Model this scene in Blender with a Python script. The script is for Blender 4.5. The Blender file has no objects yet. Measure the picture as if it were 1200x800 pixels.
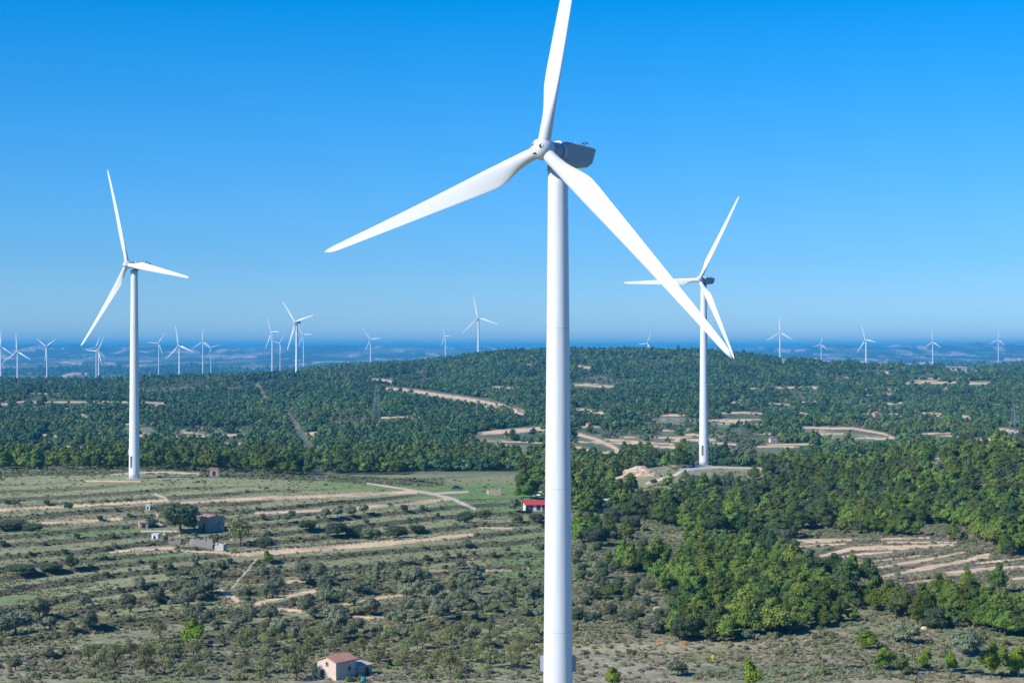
import bpy, bmesh, math, random
import numpy as np
from mathutils import Vector, Matrix
R = math.radians
F = 2000.0; HY = 407.0            # focal length and horizon row, in pixels of the 1200x800 photograph
SC = bpy.context.scene
COL = SC.collection

# ------------------------------------------------------------------ camera
cam = bpy.data.cameras.new('camera'); camo = bpy.data.objects.new('camera', cam); COL.objects.link(camo)
cam.sensor_width = 36; cam.lens = 36*F/1200; cam.clip_start = 1; cam.clip_end = 150000
camo.location = (0, 0, 0); camo.rotation_euler = (R(90.2), 0, 0)
SC.camera = camo
# ------------------------------------------------------------------ sky, sun, exposure
SUN_AZ = 56.0      # degrees to the left of straight behind the camera
SUN_EL = 36.0
w = bpy.data.worlds.new("World"); SC.world = w; w.use_nodes = True
nt = w.node_tree; nt.nodes.clear()
out = nt.nodes.new('ShaderNodeOutputWorld'); bg = nt.nodes.new('ShaderNodeBackground')
sky = nt.nodes.new('ShaderNodeTexSky'); sky.sky_type = 'NISHITA'; sky.sun_disc = False
sky.sun_elevation = R(SUN_EL); sky.sun_rotation = R(180+SUN_AZ); sky.air_density = 1.0; sky.dust_density = 0.3; sky.ozone_density = 4.0
sky.altitude = 400
tc = nt.nodes.new('ShaderNodeTexCoord'); sep = nt.nodes.new('ShaderNodeSeparateXYZ')
ramp = nt.nodes.new('ShaderNodeValToRGB')      # deep, clean autumn sky: bluer with height
nt.links.new(tc.outputs['Generated'], sep.inputs[0]); nt.links.new(sep.outputs['Z'], ramp.inputs[0])
cr = ramp.color_ramp
SKY_RAMP = [(0.0, (.50, .76, 1.16)), (0.02, (.42, .68, 1.09)), (0.05, (.30, .61, 1.01)), (0.12, (.16, .62, 1.04)), (0.2, (.0, .62, 1.08)), (0.5, (.0, .46, 1.12)), (1.0, (.02, .44, 1.15))]
cr.elements[0].position = 0; cr.elements[0].color = (*SKY_RAMP[0][1], 1)
cr.elements[1].position = 1; cr.elements[1].color = (*SKY_RAMP[-1][1], 1)
for p, c in SKY_RAMP[1:-1]:
    e = cr.elements.new(p); e.color = (*c, 1)
mul = nt.nodes.new('ShaderNodeMixRGB'); mul.blend_type = 'MULTIPLY'; mul.inputs[0].default_value = 1
nt.links.new(sky.outputs[0], mul.inputs[1]); nt.links.new(ramp.outputs[0], mul.inputs[2])
nt.links.new(mul.outputs[0], bg.inputs[0]); bg.inputs[1].default_value = 0.12
nt.links.new(bg.outputs[0], out.inputs[0])
sd = bpy.data.lights.new('sun', 'SUN'); so = bpy.data.objects.new('sun', sd); COL.objects.link(so)
sd.energy = 5.0; sd.angle = R(0.5); sd.color = (1.0, .95, .87)
sun_dir = Vector((-math.sin(R(SUN_AZ))*math.cos(R(SUN_EL)), -math.cos(R(SUN_AZ))*math.cos(R(SUN_EL)), math.sin(R(SUN_EL))))
so.rotation_euler = sun_dir.to_track_quat('Z', 'Y').to_euler()
SC.view_settings.view_transform = 'Standard'; SC.view_settings.look = 'None'
SC.view_settings.exposure = 0.28; SC.view_settings.gamma = 1
SC.render.engine = 'CYCLES'
SC.cycles.use_denoising = True; SC.cycles.max_bounces = 5; SC.cycles.diffuse_bounces = 2; SC.cycles.volume_bounces = 0
SC.cycles.transparent_max_bounces = 4; SC.cycles.use_adaptive_sampling = True; SC.cycles.adaptive_threshold = 0.02
SC.cycles.sample_clamp_indirect = 4

rng = np.random.default_rng(7)
random.seed(7)

# ------------------------------------------------------------------ noise
def vnoise(x, y, seed=0):
    x = np.asarray(x, float); y = np.asarray(y, float)
    xi = np.floor(x).astype(np.int64); yi = np.floor(y).astype(np.int64)
    fx = x-xi; fy = y-yi; fx = fx*fx*(3-2*fx); fy = fy*fy*(3-2*fy)
    def h(a, b):
        n = (a*374761393 + b*668265263 + seed*974634777) & 0xffffffff
        n = ((n ^ (n >> 13))*1274126177) & 0xffffffff
        n = (n ^ (n >> 16)) & 0xffffffff
        return n/4294967295.0
    return (h(xi, yi)*(1-fx)+h(xi+1, yi)*fx)*(1-fy) + (h(xi, yi+1)*(1-fx)+h(xi+1, yi+1)*fx)*fy
def fbm(x, y, seed=0, octv=4):
    s = 0; a = .5; t = 0
    for o in range(octv):
        s = s + a*vnoise(np.asarray(x)*2**o+o*17.3, np.asarray(y)*2**o-o*9.1, seed+o); t += a; a *= .55
    return s/t*2-1       # about -1..1
def sstep(a, b, v):
    t = np.clip((v-a)/(b-a), 0, 1); return t*t*(3-2*t)

# ------------------------------------------------------------------ terrain
PXC = [-300, 0, 150, 300, 400, 500, 600, 700, 800, 900, 1000, 1100, 1200, 1500]
ROWS = {
 60:   [1900]*14,
 230:  [880]*14,
 280:  [800]*14,
 330:  [745, 745, 745, 745, 745, 745, 747, 748, 749, 748, 746, 745, 745, 745],
 400:  [684, 684, 684, 684, 685, 686, 688, 690, 692, 690, 688, 688, 688, 688],
 480:  [632, 632, 632, 634, 636, 638, 640, 643, 644, 643, 641, 640, 640, 640],
 560:  [594, 594, 594, 596, 599, 602, 605, 608, 610, 610, 608, 604, 600, 598],
 640:  [563, 563, 563, 566, 570, 575, 580, 582, 580, 578, 574, 565, 556, 550],
 720:  [549, 548, 547, 552, 559, 563, 565, 561, 546, 551, 553, 541, 529, 520],
 800:  [550, 549, 548, 550, 554, 553, 553, 553, 549, 551, 545, 531, 516, 508],
 900:  [540, 540, 540, 541, 542, 543, 543, 543, 544, 544, 544, 541, 533, 525],
 1100: [514, 514, 514, 515, 517, 518, 518, 518, 518, 518, 517, 517, 517, 517],
 1400: [489, 489, 489, 489, 490, 491, 492, 492, 492, 491, 491, 490, 490, 490],
 1800: [466, 466, 466, 465, 465, 465, 466, 466, 466, 467, 467, 468, 468, 468],
 2300: [453, 452, 450, 444, 440, 436, 431, 428, 430, 437, 444, 448, 449, 449],
 2800: [457, 455, 452, 444, 432, 426, 416, 414, 415, 424, 432, 438, 439, 439],
 3300: [461, 459, 455, 449, 445, 441, 436, 436, 436, 430, 429, 433, 434, 434]}
YK = np.array(sorted(ROWS)); PXC = np.array(PXC, float)
ZT = np.array([[-(y-HY)*Y/F for y in ROWS[Y]] for Y in YK])          # rows x cols
far = {4500: (-96, -60), 6500: (-112, -72), 9500: (-105, -92), 13500: (-70, -66), 16500: (-22, -18), 19000: (-30, -25), 26000: (-60, -50), 60000: (-25, -25)}
fr = []
for Y in sorted(far):
    a, b = far[Y]; t = np.clip((PXC-850)/150, 0, 1); fr.append(a*(1-t)+b*t)
YK = np.concatenate([YK, sorted(far)]).astype(float); ZT = np.vstack([ZT, np.array(fr)])
LK = np.log(YK)

def pchip(xk, yk, x):
    """monotone cubic along axis 0 of yk"""
    h = np.diff(xk); d = np.diff(yk, axis=0)/h[:, None]
    m = np.zeros_like(yk); m[0] = d[0]; m[-1] = d[-1]
    w1 = (2*h[1:]+h[:-1])[:, None]; w2 = (h[1:]+2*h[:-1])[:, None]
    ok = d[1:]*d[:-1] > 0
    with np.errstate(divide='ignore', invalid='ignore'):
        mm = (w1+w2)/(w1/d[:-1]+w2/d[1:])
    m[1:-1] = np.where(ok, mm, 0)
    i = np.clip(np.searchsorted(xk, x)-1, 0, len(xk)-2); t = ((x-xk[i])/h[i])[:, None]; hh = h[i][:, None]
    return (2*t**3-3*t**2+1)*yk[i] + (t**3-2*t**2+t)*hh*m[i] + (-2*t**3+3*t**2)*yk[i+1] + (t**3-t**2)*hh*m[i+1]

# grid: columns of constant bearing tangent u, rows of constant forward distance Y
u = np.concatenate([-np.geomspace(3, .34, 40), np.arange(-.335, .3351, .00052), np.geomspace(.34, 3, 40)])
Yr = np.concatenate([np.geomspace(60, 232, 30), np.exp(np.arange(math.log(233), math.log(800), .0019)),
                     np.exp(np.arange(math.log(801), math.log(3500), .005)), np.geomspace(3520, 60000, 260)])
NU, NY = len(u), len(Yr); LY = np.log(Yr)
prof = pchip(LK, ZT, LY)                                             # NY x cols
pu = np.clip(u*F+600, PXC[0], PXC[-1])
ZB = pchip(PXC, prof.T, pu).T                                        # NY x NU
U, YY = np.meshgrid(u, Yr); X = U*YY
PXg = 600+F*U
amp = np.interp(YY, [60, 280, 700, 900, 1500, 3000, 6000, 20000], [.3, .3, .5, 3.5, 8, 9, 10, 40])
n1 = fbm(X/160, YY/160, 3, 5); n2 = fbm(X/28, YY/28, 11, 3)
big = fbm(X/1400+3, YY/1400, 21, 5)
ZB = ZB + amp*n1*np.interp(YY, [900, 1200], [.5, 1]) + np.interp(YY, [60, 4000, 12000, 20000, 30000], [0, 0, 10, 40, 30])*big + .25*n2*(YY < 900)
ZB = ZB + fbm(X/330+2, YY/420, 33, 3)*np.interp(YY, [860, 1050, 2000, 2350], [0, 7, 8, 0])
ridge = fbm(X/620+9, YY/900, 31, 6)
ZB = ZB + np.clip(ridge+.1, 0, 1)*np.interp(YY, [12500, 15500, 17500, 20000], [0, 55, 75, 0])*np.interp(PXg, [0, 120, 450, 860, 960], [1.1, .9, .7, .6, 1.5])
# stone-walled terraces: flat treads, short risers facing the camera
def ell(px, py, cx, cy, rx, ry, soft=.35):
    d = np.sqrt(((px-cx)/rx)**2+((py-cy)/ry)**2); return 1-sstep(1-soft, 1+soft, d)
PYb = HY-F*ZB/YY
terr = np.zeros_like(ZB)
near = (YY > 285) & (YY < 700)
terr = np.maximum(terr, sstep(-400, 0, PXg)*(1-sstep(600, 720, PXg))*sstep(285, 320, YY)*(1-sstep(600, 650, YY)))
terr2 = ell(PXg, PYb, 1090, 655, 170, 36)*(YY > 400)*(YY < 560)
warp = 1.9*fbm(X/130, YY/200, 41, 3) + .22*fbm(X/22, YY/30, 43, 2)
slope = .0175*(YY-280) - .0125*X
S = slope + warp*.32 + .0*X
fr_ = S/.44 - np.floor(S/.44)
rise = sstep(.80, 1.0, fr_)
TH = 1.45
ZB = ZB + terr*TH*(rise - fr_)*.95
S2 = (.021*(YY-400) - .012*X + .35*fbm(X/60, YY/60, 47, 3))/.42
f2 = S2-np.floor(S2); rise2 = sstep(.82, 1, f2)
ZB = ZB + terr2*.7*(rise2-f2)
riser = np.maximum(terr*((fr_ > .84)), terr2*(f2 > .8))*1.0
# a flat pad at each of the two farther turbines
Z = ZB
PY = HY-F*Z/YY
Vmin = np.minimum.accumulate(PY, axis=0)

def gz(x, y):
    """height of the ground mesh at world x, y"""
    x = np.asarray(x, float); y = np.asarray(y, float)
    uu = np.clip(x/y, u[0], u[-1]-1e-6); yy = np.clip(y, Yr[0], Yr[-1]-1)
    i = np.clip(np.searchsorted(u, uu, side='right')-1, 0, NU-2); j = np.clip(np.searchsorted(Yr, yy, side='right')-1, 0, NY-2)
    a = (uu-u[i])/(u[i+1]-u[i]); b = (yy-Yr[j])/(Yr[j+1]-Yr[j])
    return (Z[j, i]*(1-a)+Z[j, i+1]*a)*(1-b)+(Z[j+1, i]*(1-a)+Z[j+1, i+1]*a)*b
def gfield(A, x, y):
    uu = np.clip(x/y, u[0], u[-1]-1e-6); i = np.clip(np.searchsorted(u, uu)-1, 0, NU-2); j = np.clip(np.searchsorted(Yr, y)-1, 0, NY-2)
    return A[j, i]
def spot(px, py):
    """first ground point on the line of sight through a photograph pixel"""
    i = int(np.clip(np.searchsorted(u, (px-600)/F), 1, NU-2))
    c = PY[:, i]; j = int(np.argmax(c <= py)) if (c <= py).any() else NY-2
    Y = float(Yr[j]); x = (px-600)/F*Y
    return x, Y, float(gz(x, Y))

# ------------------------------------------------------------------ land cover
P_SOIL, P_TRACK, P_PAD, P_SCREE = 'soil', 'track', 'pad', 'scree'
strips = [
 ('soil', [(-5,597.5,2.4),(60,594,2.6),(120,591,2.4),(192,586,2)]), ('soil', [(213,589,2),(300,584,3),(400,580,4),(487,576,3.4)]),
 ('soil', [(300,601,2),(400,597,3),(480,590,4),(528,584,4)]), ('soil', [(44,613,2),(90,611,3),(142,607,3)]),
 ('soil', [(270,650,2),(340,645,4.5),(420,639,4.5),(500,632,4),(553,626,3)]), ('soil', [(130,646,2.5),(165,643,3),(203,642,2)]),
 ('soil', [(160,648,1),(215,645,1.2),(270,648,1.5)]), ('soil', [(498,669,1.3),(549,667,1.2)]), ('soil', [(298,708,2.5),(330,699,2.5),(368,692,3)]),
 ('soil', [(403,708,2),(440,701,2.2),(472,697,1.6)]), ('soil', [(255,690,4),(268,697,7),(278,703,5)]), ('soil', [(560,618,1.5),(600,619,2)]),
 ('soil', [(560,669,1.2),(598,668,1.4)]), ('soil',[(318,712,2),(352,716,2.5)]), ('soil',[(415,722,2.5),(448,724,3)]), ('soil',[(338,681,2),(362,679,2)]),
 ('track', [(182,579,1.5),(193,583,2.2),(199,590,2.8),(196,596,2.6),(184,603,2.2),(183,609,1.6),(190,616,1.2)]),
 ('track', [(430,566,1.2),(470,572,1.5),(505,578,2.4),(532,585,3.2),(556,596,2.2)]), ('track', [(506,578,1.6),(548,576,1.4)]),
 ('track', [(165,622,1.2),(200,622,1.4),(235,622,1.2)]), ('track', [(270,690,1.5),(290,668,1.5),(300,655,1)]),
 ('cut', [(333,481,3),(345,497,5),(358,520,7),(370,542,10),(376,556,13)]), ('cut', [(300,448,2),(306,462,4),(316,474,3)]),
 ('soil', [(448,455,2),(475,457,3),(510,462,4),(540,467,4.5),(572,472,5),(612,484,6)]), ('scree', [(500,468,4),(560,474,7),(600,480,5)]),
 ('soil', [(435,444,1.5),(459,447,2.5)]), ('soil', [(560,508,2),(585,506,4),(640,502,4)]), ('soil', [(592,521,1.5),(604,525,2),(615,531,2)]),
 ('soil', [(563,527,1),(590,517,1.2),(640,519,1.2)]), ('soil',[(575,453,1),(602,455,1.5)]),
 ('soil', [(674,508,4),(697,514,4),(718,523,4),(726,529,3),(706,531,3)]), ('soil', [(676,524,4),(700,530,2)]), ('soil',[(674,479,1.5),(706,484,3)]),
 ('soil', [(674,451,1.2),(718,453,2.2)]), ('soil', [(676,429,1.5),(692,431,2)]), ('scree', [(690,488,2),(745,490,3),(800,492,3.5),(855,498,5)]), ('scree',[(830,512,3),(865,506,4)]),
 ('soil', [(748,522,1.4),(790,524,2)]), ('soil', [(722,560,2),(738,556,4),(765,555,3)]), ('track', [(757,566,1.6),(775,561,2.2),(792,556,2.4),(800,551,2)]),
 ('pad', [(798,551,3),(815,548,3.4),(832,547,2.6)]), ('track', [(834,547,1.4),(865,548,1.8),(893,549,2)]), ('soil', [(765,543,2),(790,545,1.2)]),
 ('soil', [(930,634,3),(965,633,3.4),(997,632,2)]), ('soil', [(1032,631,1.6),(1088,630,1.8)]), ('soil', [(962,651,1.5),(980,647,3),(1000,642,3),(1060,641,4),(1116,638,2.6)]),
 ('soil', [(985,652,1.2),(1010,649,1.6),(1045,646,1)]), ('soil', [(1004,669,2),(1045,662,2.6),(1088,655,2.2),(1130,646,1)]), ('soil', [(1028,676,2.4),(1085,665,3.4),(1130,657,4),(1158,650,4)]),
 ('soil', [(1109,672,4),(1150,667,4.5),(1205,663,3)]), ('soil', [(1165,680,2.4),(1205,676,3)]), ('soil', [(1000,660,1),(1050,654,1.3),(1100,648,1)]), ('soil', [(1050,684,1),(1112,677,1.4)]), ('soil', [(1040,635,1),(1120,635,1.2)]), ('soil', [(1140,660,1),(1180,656,1.5),(1204,653,1.2)]), ('soil', [(935,640,1),(962,638,1.3),(990,637,1)]),
 ('soil', [(915,424,2.6),(972,425,2.6)]), ('soil', [(840,414,1.5),(858,418,2)]), ('soil', [(907,454,1.3),(958,454,1.6)]), ('soil', [(1007,456,1.2),(1050,456,1.2)]), ('soil', [(1060,449,1.6),(1120,448,1.5)]),
 ('soil', [(1132,449,2.3),(1160,449,2.3)]), ('soil', [(925,483,1.6),(946,485,2)]), ('soil', [(937,501,1.5),(1000,502,2),(1035,508,1.6),(1056,517,2.6)]),
 ('scree', [(945,506,5),(990,510,8),(1035,516,8)]), ('soil', [(1092,519,2.5),(1125,515,2.5),(1163,515,2.5)]), ('soil', [(1160,501,2.5),(1195,507,3.5)]), ('soil', [(1085,487,2),(1103,488,2)]),
 ('soil', [(1115,486,1.6),(1137,489,2.4)]), ('soil', [(1178,421,2.4),(1205,421,2.4)]), ('soil', [(1022,435,2),(1045,437,2.6)]), ('soil',[(1060,427,1.6),(1092,425,2.4)]), ('soil',[(1112,433,1.3),(1140,434,1.5)]),
 ('soil', [(1088,540,1),(1103,534,3)]), ('soil', [(18,471,1.2),(80,471,1.3),(152,471,1.2)]), ('soil', [(140,510,1.8),(215,512,2),(288,509,2)]), ('soil', [(75,477,1),(103,489,1.2)]),('soil', [(168,471,1.3),(195,473,1.6)]),
 ('scree', [(150,503,3),(210,505,3.5),(280,503,3)]), ('soil', [(72,441,1.8),(86,437.5,2),(101,438,1.8)]), ('soil', [(0,474,2),(8,473,2)]), ('soil', [(130,556,1.2),(155,554,1.6),(190,553,1.2),(232,555,1.8)]), ('soil',[(100,563,1),(165,564,1.2)]),
 ('soil', [(893,472,1.2),(925,474,1)]), ('soil', [(1040,489,2),(1060,488,1.5)]), ('soil', [(540,520,1),(560,524,1)]), ('soil',[(955,420,1),(990,419,1)]),
 ('soil',[(5,410,1.6),(40,411,1.6)]), ('soil',[(72,425,1),(95,426,1.2)]), ('soil',[(122,425,.9),(135,426,1)]), ('soil',[(280,418,.9),(300,418,.9)]),('soil',[(1005,424,.8),(1040,425,.8)]),
]
_r = random.Random(12)
for _k in range(95):        # old terraces and cuttings glimpsed through the far woods
    if _k < 60: _x, _y = _r.uniform(560, 1190), 425+100*_r.random()**.8
    elif _k < 75: _x, _y = _r.uniform(560, 860), _r.uniform(480, 532)
    else: _x, _y = _r.uniform(0, 560), _r.uniform(455, 530)
    _l = _r.uniform(5, 26)*(1 if _r.random() < .8 else 1.8); _t = _r.uniform(.8, 1.5)*(.6+(_y-425)/110)
    strips.append((_r.choice(['soil', 'soil', 'soil', 'scree']), [(_x-_l, _y+_r.uniform(-1, 1), _t*.5), (_x, _y+_r.uniform(-.8, .8), _t), (_x+_l, _y+_r.uniform(-1.5, 1.5), _t*.5)]))
for _x, _y, _w in ((590, 524, 9), (625, 535, 8), (700, 535, 7), (780, 500, 9), (760, 515, 6), (975, 512, 9), (1020, 500, 5), (1150, 500, 6), (560, 515, 6), (240, 503, 5), (880, 535, 5), (505, 530, 5)):
    strips.append(('scree', [(_x-28, _y, _w*.3), (_x-10, _y-1, _w*.6), (_x+12, _y+1, _w*.6), (_x+30, _y, _w*.25)]))
cls = np.zeros(Z.shape, np.int8); CK = {'soil': 1, 'track': 2, 'pad': 3, 'scree': 4, 'cut': 5}
halo = np.zeros(Z.shape)
inframe = (PXg > -60) & (PXg < 1260)
edge_n = fbm(X/7, YY/22, 51, 3); edge_f = fbm(X/30, YY/120, 53, 3)
ui = lambda p: int(np.clip(np.searchsorted(u, (p-600)/F), 0, NU-1))
for kind, pts in strips:
    w_max = max(p[2] for p in pts)+8
    i0, i1 = ui(min(p[0] for p in pts)-w_max), ui(max(p[0] for p in pts)+w_max)
    if i1-i0 < 2: continue
    hits = [math.log(spot(min(max(p[0], -40), 1240), p[1])[1]) for p in pts]
    j0 = max(0, np.searchsorted(LY, min(hits)-.2)); j1 = min(NY, np.searchsorted(LY, max(hits)+.2))
    px = PXg[j0:j1, i0:i1]; py = PY[j0:j1, i0:i1]; ly = np.log(YY[j0:j1, i0:i1])
    best = np.full(px.shape, 9.0)
    for (a, b, ha, hb) in zip(pts[:-1], pts[1:], hits[:-1], hits[1:]):
        dx, dy = b[0]-a[0], b[1]-a[1]; t = np.clip(((px-a[0])*dx+(py-a[1])*dy)/(dx*dx+dy*dy), 0, 1)
        d = np.hypot(px-a[0]-t*dx, py-a[1]-t*dy)/((a[2]+(b[2]-a[2])*t)*.5+.25)
        d = np.where(np.abs(ly-(ha+(hb-ha)*t)) < (.12 if kind != 'track' else .22), d, 9)
        best = np.minimum(best, d)
    en = np.where(YY[j0:j1, i0:i1] < 800, edge_n[j0:j1, i0:i1], edge_f[j0:j1, i0:i1])
    r = {'soil': .38, 'track': .12, 'pad': .1, 'scree': .5, 'cut': .3}[kind]
    m = best + r*en*1.6 < 1.0
    sub = cls[j0:j1, i0:i1]; sub[m] = CK[kind]
    hh = halo[j0:j1, i0:i1]; np.maximum(hh, np.clip(2.2-best, 0, 1), out=hh)

def C3(r, g, b): return np.array([r, g, b])
def blend(col, c, a): return col*(1-a[..., None])+np.asarray(c)*a[..., None]
nA = fbm(X/9, YY/14, 61, 4); nB = fbm(X/40, YY/60, 63, 4); nC = fbm(X/3, YY/4, 65, 2)
col = np.zeros(Z.shape+(3,)) + C3(.195, .195, .10)
col = blend(col, C3(.13, .17, .06), sstep(-.2, .35, nB)*.8)
col = blend(col, C3(.155, .155, .09), sstep(.05, .4, nA)*.7)
col = blend(col, C3(.27, .23, .15), sstep(.15, .55, fbm(X/16, YY/10, 67, 3))*.55)
def patch(cx, cy, rx, ry, c, a, soft=.4, y0=230, y1=900):
    global col
    m = ell(PXg, PY+ (nB*6), cx, cy, rx, ry, soft)*a*((YY > y0) & (YY < y1))
    m = np.clip(m*(1+.5*nA), 0, 1)
    col = blend(col, C3(*c), m)
patch(150, 570, 330, 15, (.215, .23, .11), .8)
patch(560, 585, 90, 17, (.105, .19, .045), .85)
patch(480, 572, 120, 9, (.14, .20, .06), .7)
patch(60, 640, 260, 60, (.185, .18, .105), .55)
patch(100, 623, 110, 9, (.10, .16, .05), .7)
patch(160, 655, 60, 5, (.09, .17, .045), .8)
patch(620, 672, 60, 60, (.085, .15, .05), .6)
patch(10, 705, 70, 20, (.09, .145, .05), .7)
patch(430, 655, 120, 18, (.17, .17, .08), .6)
patch(760, 700, 120, 50, (.15, .15, .09), .8)
patch(130, 700, 150, 35, (.20, .19, .10), .5)
patch(60, 775, 130, 22, (.25, .215, .15), .75)
patch(230, 760, 130, 35, (.145, .14, .10), .6)
patch(760, 775, 160, 28, (.245, .215, .145), .8)
patch(780, 757, 130, 6, (.33, .28, .17), .7)
patch(850, 766, 70, 10, (.17, .17, .07), .7)
patch(960, 760, 80, 25, (.24, .20, .145), .7)
patch(930, 787, 130, 10, (.10, .15, .075), .8)
patch(1080, 760, 110, 14, (.23, .205, .15), .6)
patch(1090, 797, 110, 10, (.29, .235, .16), .6)
patch(500, 795, 160, 8, (.25, .23, .16), .75)
patch(1090, 655, 170, 34, (.17, .155, .105), .9)
patch(200, 640, 70, 14, (.15, .16, .09), .6)
patch(780, 552, 60, 8, (.17, .17, .11), .7)
patch(785, 541, 35, 3, (.25, .17, .05), .8)
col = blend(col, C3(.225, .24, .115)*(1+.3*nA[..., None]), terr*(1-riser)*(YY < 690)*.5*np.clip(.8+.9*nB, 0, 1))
patch(575, 583, 62, 17, (.12, .19, .065), .75)
patch(135, 624, 90, 5, (.115, .18, .06), .7)
patch(170, 652, 70, 5, (.115, .18, .06), .7)
patch(625, 675, 45, 40, (.10, .20, .05), .7)
patch(5, 705, 60, 16, (.115, .175, .065), .6)
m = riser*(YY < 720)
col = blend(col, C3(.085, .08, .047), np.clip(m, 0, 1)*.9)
# forest floor beyond the plateau and the far plain
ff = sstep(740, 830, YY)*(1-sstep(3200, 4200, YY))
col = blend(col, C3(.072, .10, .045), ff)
clr = sstep(.28, .5, fbm(X/110, YY/260, 71, 4))*ff*.75
col = blend(col, C3(.135, .145, .085), clr)
pl = sstep(3200, 4200, YY)
fld = fbm(X/420, YY/1500, 73, 5); fl2 = fbm(X/160, YY/700, 75, 4)
colp = np.zeros_like(col)+C3(.04, .055, .03)
colp = blend(colp, C3(.20, .18, .11), sstep(.0, .3, fld)*.7)
colp = blend(colp, C3(.42, .34, .25), sstep(.2, .34, fl2)*.85)
col = col*(1-pl[..., None])+colp*pl[..., None]
col = blend(col, C3(.26, .21, .15), halo*.35*(cls == 0))
soil_v = fbm(X/18, YY/5, 77, 4)
soilc = C3(.62, .455, .275)*(1+.28*soil_v[..., None]) 
soilc = blend(soilc, C3(.27, .225, .13), sstep(.1, .5, fbm(X/10, YY/3.2, 79, 3))*.55*(YY < 800))
col = np.where((cls == 1)[..., None], soilc, col)
col = np.where((cls == 2)[..., None], C3(.55, .46, .34)*(1+.12*nA[..., None]), col)
col = np.where((cls == 3)[..., None], C3(.36, .38, .39)*(1+.08*nA[..., None]), col)
col = np.where((cls >= 4)[..., None], (C3(.145, .15, .095)*(1+.3*nA[..., None])+C3(.20, .15, .09)*sstep(.1, .5, fbm(X/14, YY/30, 83, 4))[..., None]), col)
col = np.where((cls == 0)[..., None]|(cls >= 4)[..., None], col*1.3, col*1.05)
col = np.where((cls == 5)[..., None], col*.72, col)
col = np.clip(col*(1+.12*nC[..., None]), 0, .8)

# ------------------------------------------------------------------ materials
def M(name, base=None, rough=.85, attr=None, nscale=None, namp=.3, bump=0, bscale=1.0, spec=.3, rnd=0.0, huev=0.0, sat=1.0, metal=0, streak=0):
    m = bpy.data.materials.new(name); m.use_nodes = True; n = m.node_tree; b = n.nodes['Principled BSDF']
    b.inputs['Roughness'].default_value = rough; b.inputs['Specular IOR Level'].default_value = spec; b.inputs['Metallic'].default_value = metal
    if attr:
        a = n.nodes.new('ShaderNodeAttribute'); a.attribute_name = attr; c = a.outputs['Color']
    else:
        a = n.nodes.new('ShaderNodeRGB'); a.outputs[0].default_value = (*base, 1); c = a.outputs[0]
    co = n.nodes.new('ShaderNodeTexCoord'); geo = n.nodes.new('ShaderNodeNewGeometry')
    if nscale:
        for k, (s, am) in enumerate(((nscale, namp), (nscale*5.3, namp*.7))):
            no = n.nodes.new('ShaderNodeTexNoise'); no.inputs['Scale'].default_value = s; no.inputs['Detail'].default_value = 5
            n.links.new(geo.outputs['Position'], no.inputs['Vector'])
            mr = n.nodes.new('ShaderNodeMapRange'); mr.inputs[1].default_value = .3; mr.inputs[2].default_value = .7
            mr.inputs[3].default_value = 1-am; mr.inputs[4].default_value = 1+am
            n.links.new(no.outputs['Fac'], mr.inputs[0])
            mx = n.nodes.new('ShaderNodeVectorMath'); mx.operation = 'SCALE'
            n.links.new(c, mx.inputs[0]); n.links.new(mr.outputs[0], mx.inputs['Scale']); c = mx.outputs[0]
    if rnd or huev:
        oi = n.nodes.new('ShaderNodeObjectInfo')
        hs = n.nodes.new('ShaderNodeHueSaturation')
        m1 = n.nodes.new('ShaderNodeMapRange'); m1.inputs[3].default_value = 1-rnd; m1.inputs[4].default_value = 1+rnd
        n.links.new(oi.outputs['Random'], m1.inputs[0]); n.links.new(m1.outputs[0], hs.inputs['Value'])
        ml = n.nodes.new('ShaderNodeMath'); ml.operation = 'MULTIPLY'; ml.inputs[1].default_value = 7.31; fr = n.nodes.new('ShaderNodeMath'); fr.operation = 'FRACT'
        n.links.new(oi.outputs['Random'], ml.inputs[0]); n.links.new(ml.outputs[0], fr.inputs[0])
        m2 = n.nodes.new('ShaderNodeMapRange'); m2.inputs[3].default_value = .5-huev; m2.inputs[4].default_value = .5+huev
        n.links.new(fr.outputs[0], m2.inputs[0]); n.links.new(m2.outputs[0], hs.inputs['Hue'])
        n.links.new(c, hs.inputs['Color']); c = hs.outputs[0]
    if streak:       # faint vertical rain and oil runs
        mp = n.nodes.new('ShaderNodeMapping'); mp.inputs['Scale'].default_value = (2.2, 2.2, .09); ns = n.nodes.new('ShaderNodeTexNoise'); ns.inputs['Scale'].default_value = 1.0; ns.inputs['Detail'].default_value = 6
        n.links.new(co.outputs['Object'], mp.inputs[0]); n.links.new(mp.outputs[0], ns.inputs['Vector'])
        ms = n.nodes.new('ShaderNodeMapRange'); ms.inputs[1].default_value = .5; ms.inputs[2].default_value = .75; ms.inputs[3].default_value = 1; ms.inputs[4].default_value = 1-streak
        n.links.new(ns.outputs['Fac'], ms.inputs[0]); sx = n.nodes.new('ShaderNodeVectorMath'); sx.operation = 'SCALE'; n.links.new(c, sx.inputs[0]); n.links.new(ms.outputs[0], sx.inputs['Scale']); c = sx.outputs[0]
    n.links.new(c, b.inputs['Base Color'])
    if bump:
        no = n.nodes.new('ShaderNodeTexNoise'); no.inputs['Scale'].default_value = bscale; no.inputs['Detail'].default_value = 6
        n.links.new(geo.outputs['Position'], no.inputs['Vector'])
        bp = n.nodes.new('ShaderNodeBump'); bp.inputs['Strength'].default_value = 1; bp.inputs['Distance'].default_value = bump
        n.links.new(no.outputs['Fac'], bp.inputs['Height']); n.links.new(bp.outputs[0], b.inputs['Normal'])
    return m
m_ground = M('ground', attr='cover', rough=.95, nscale=.55, namp=.32, bump=.35, bscale=1.3, spec=.1)
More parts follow.
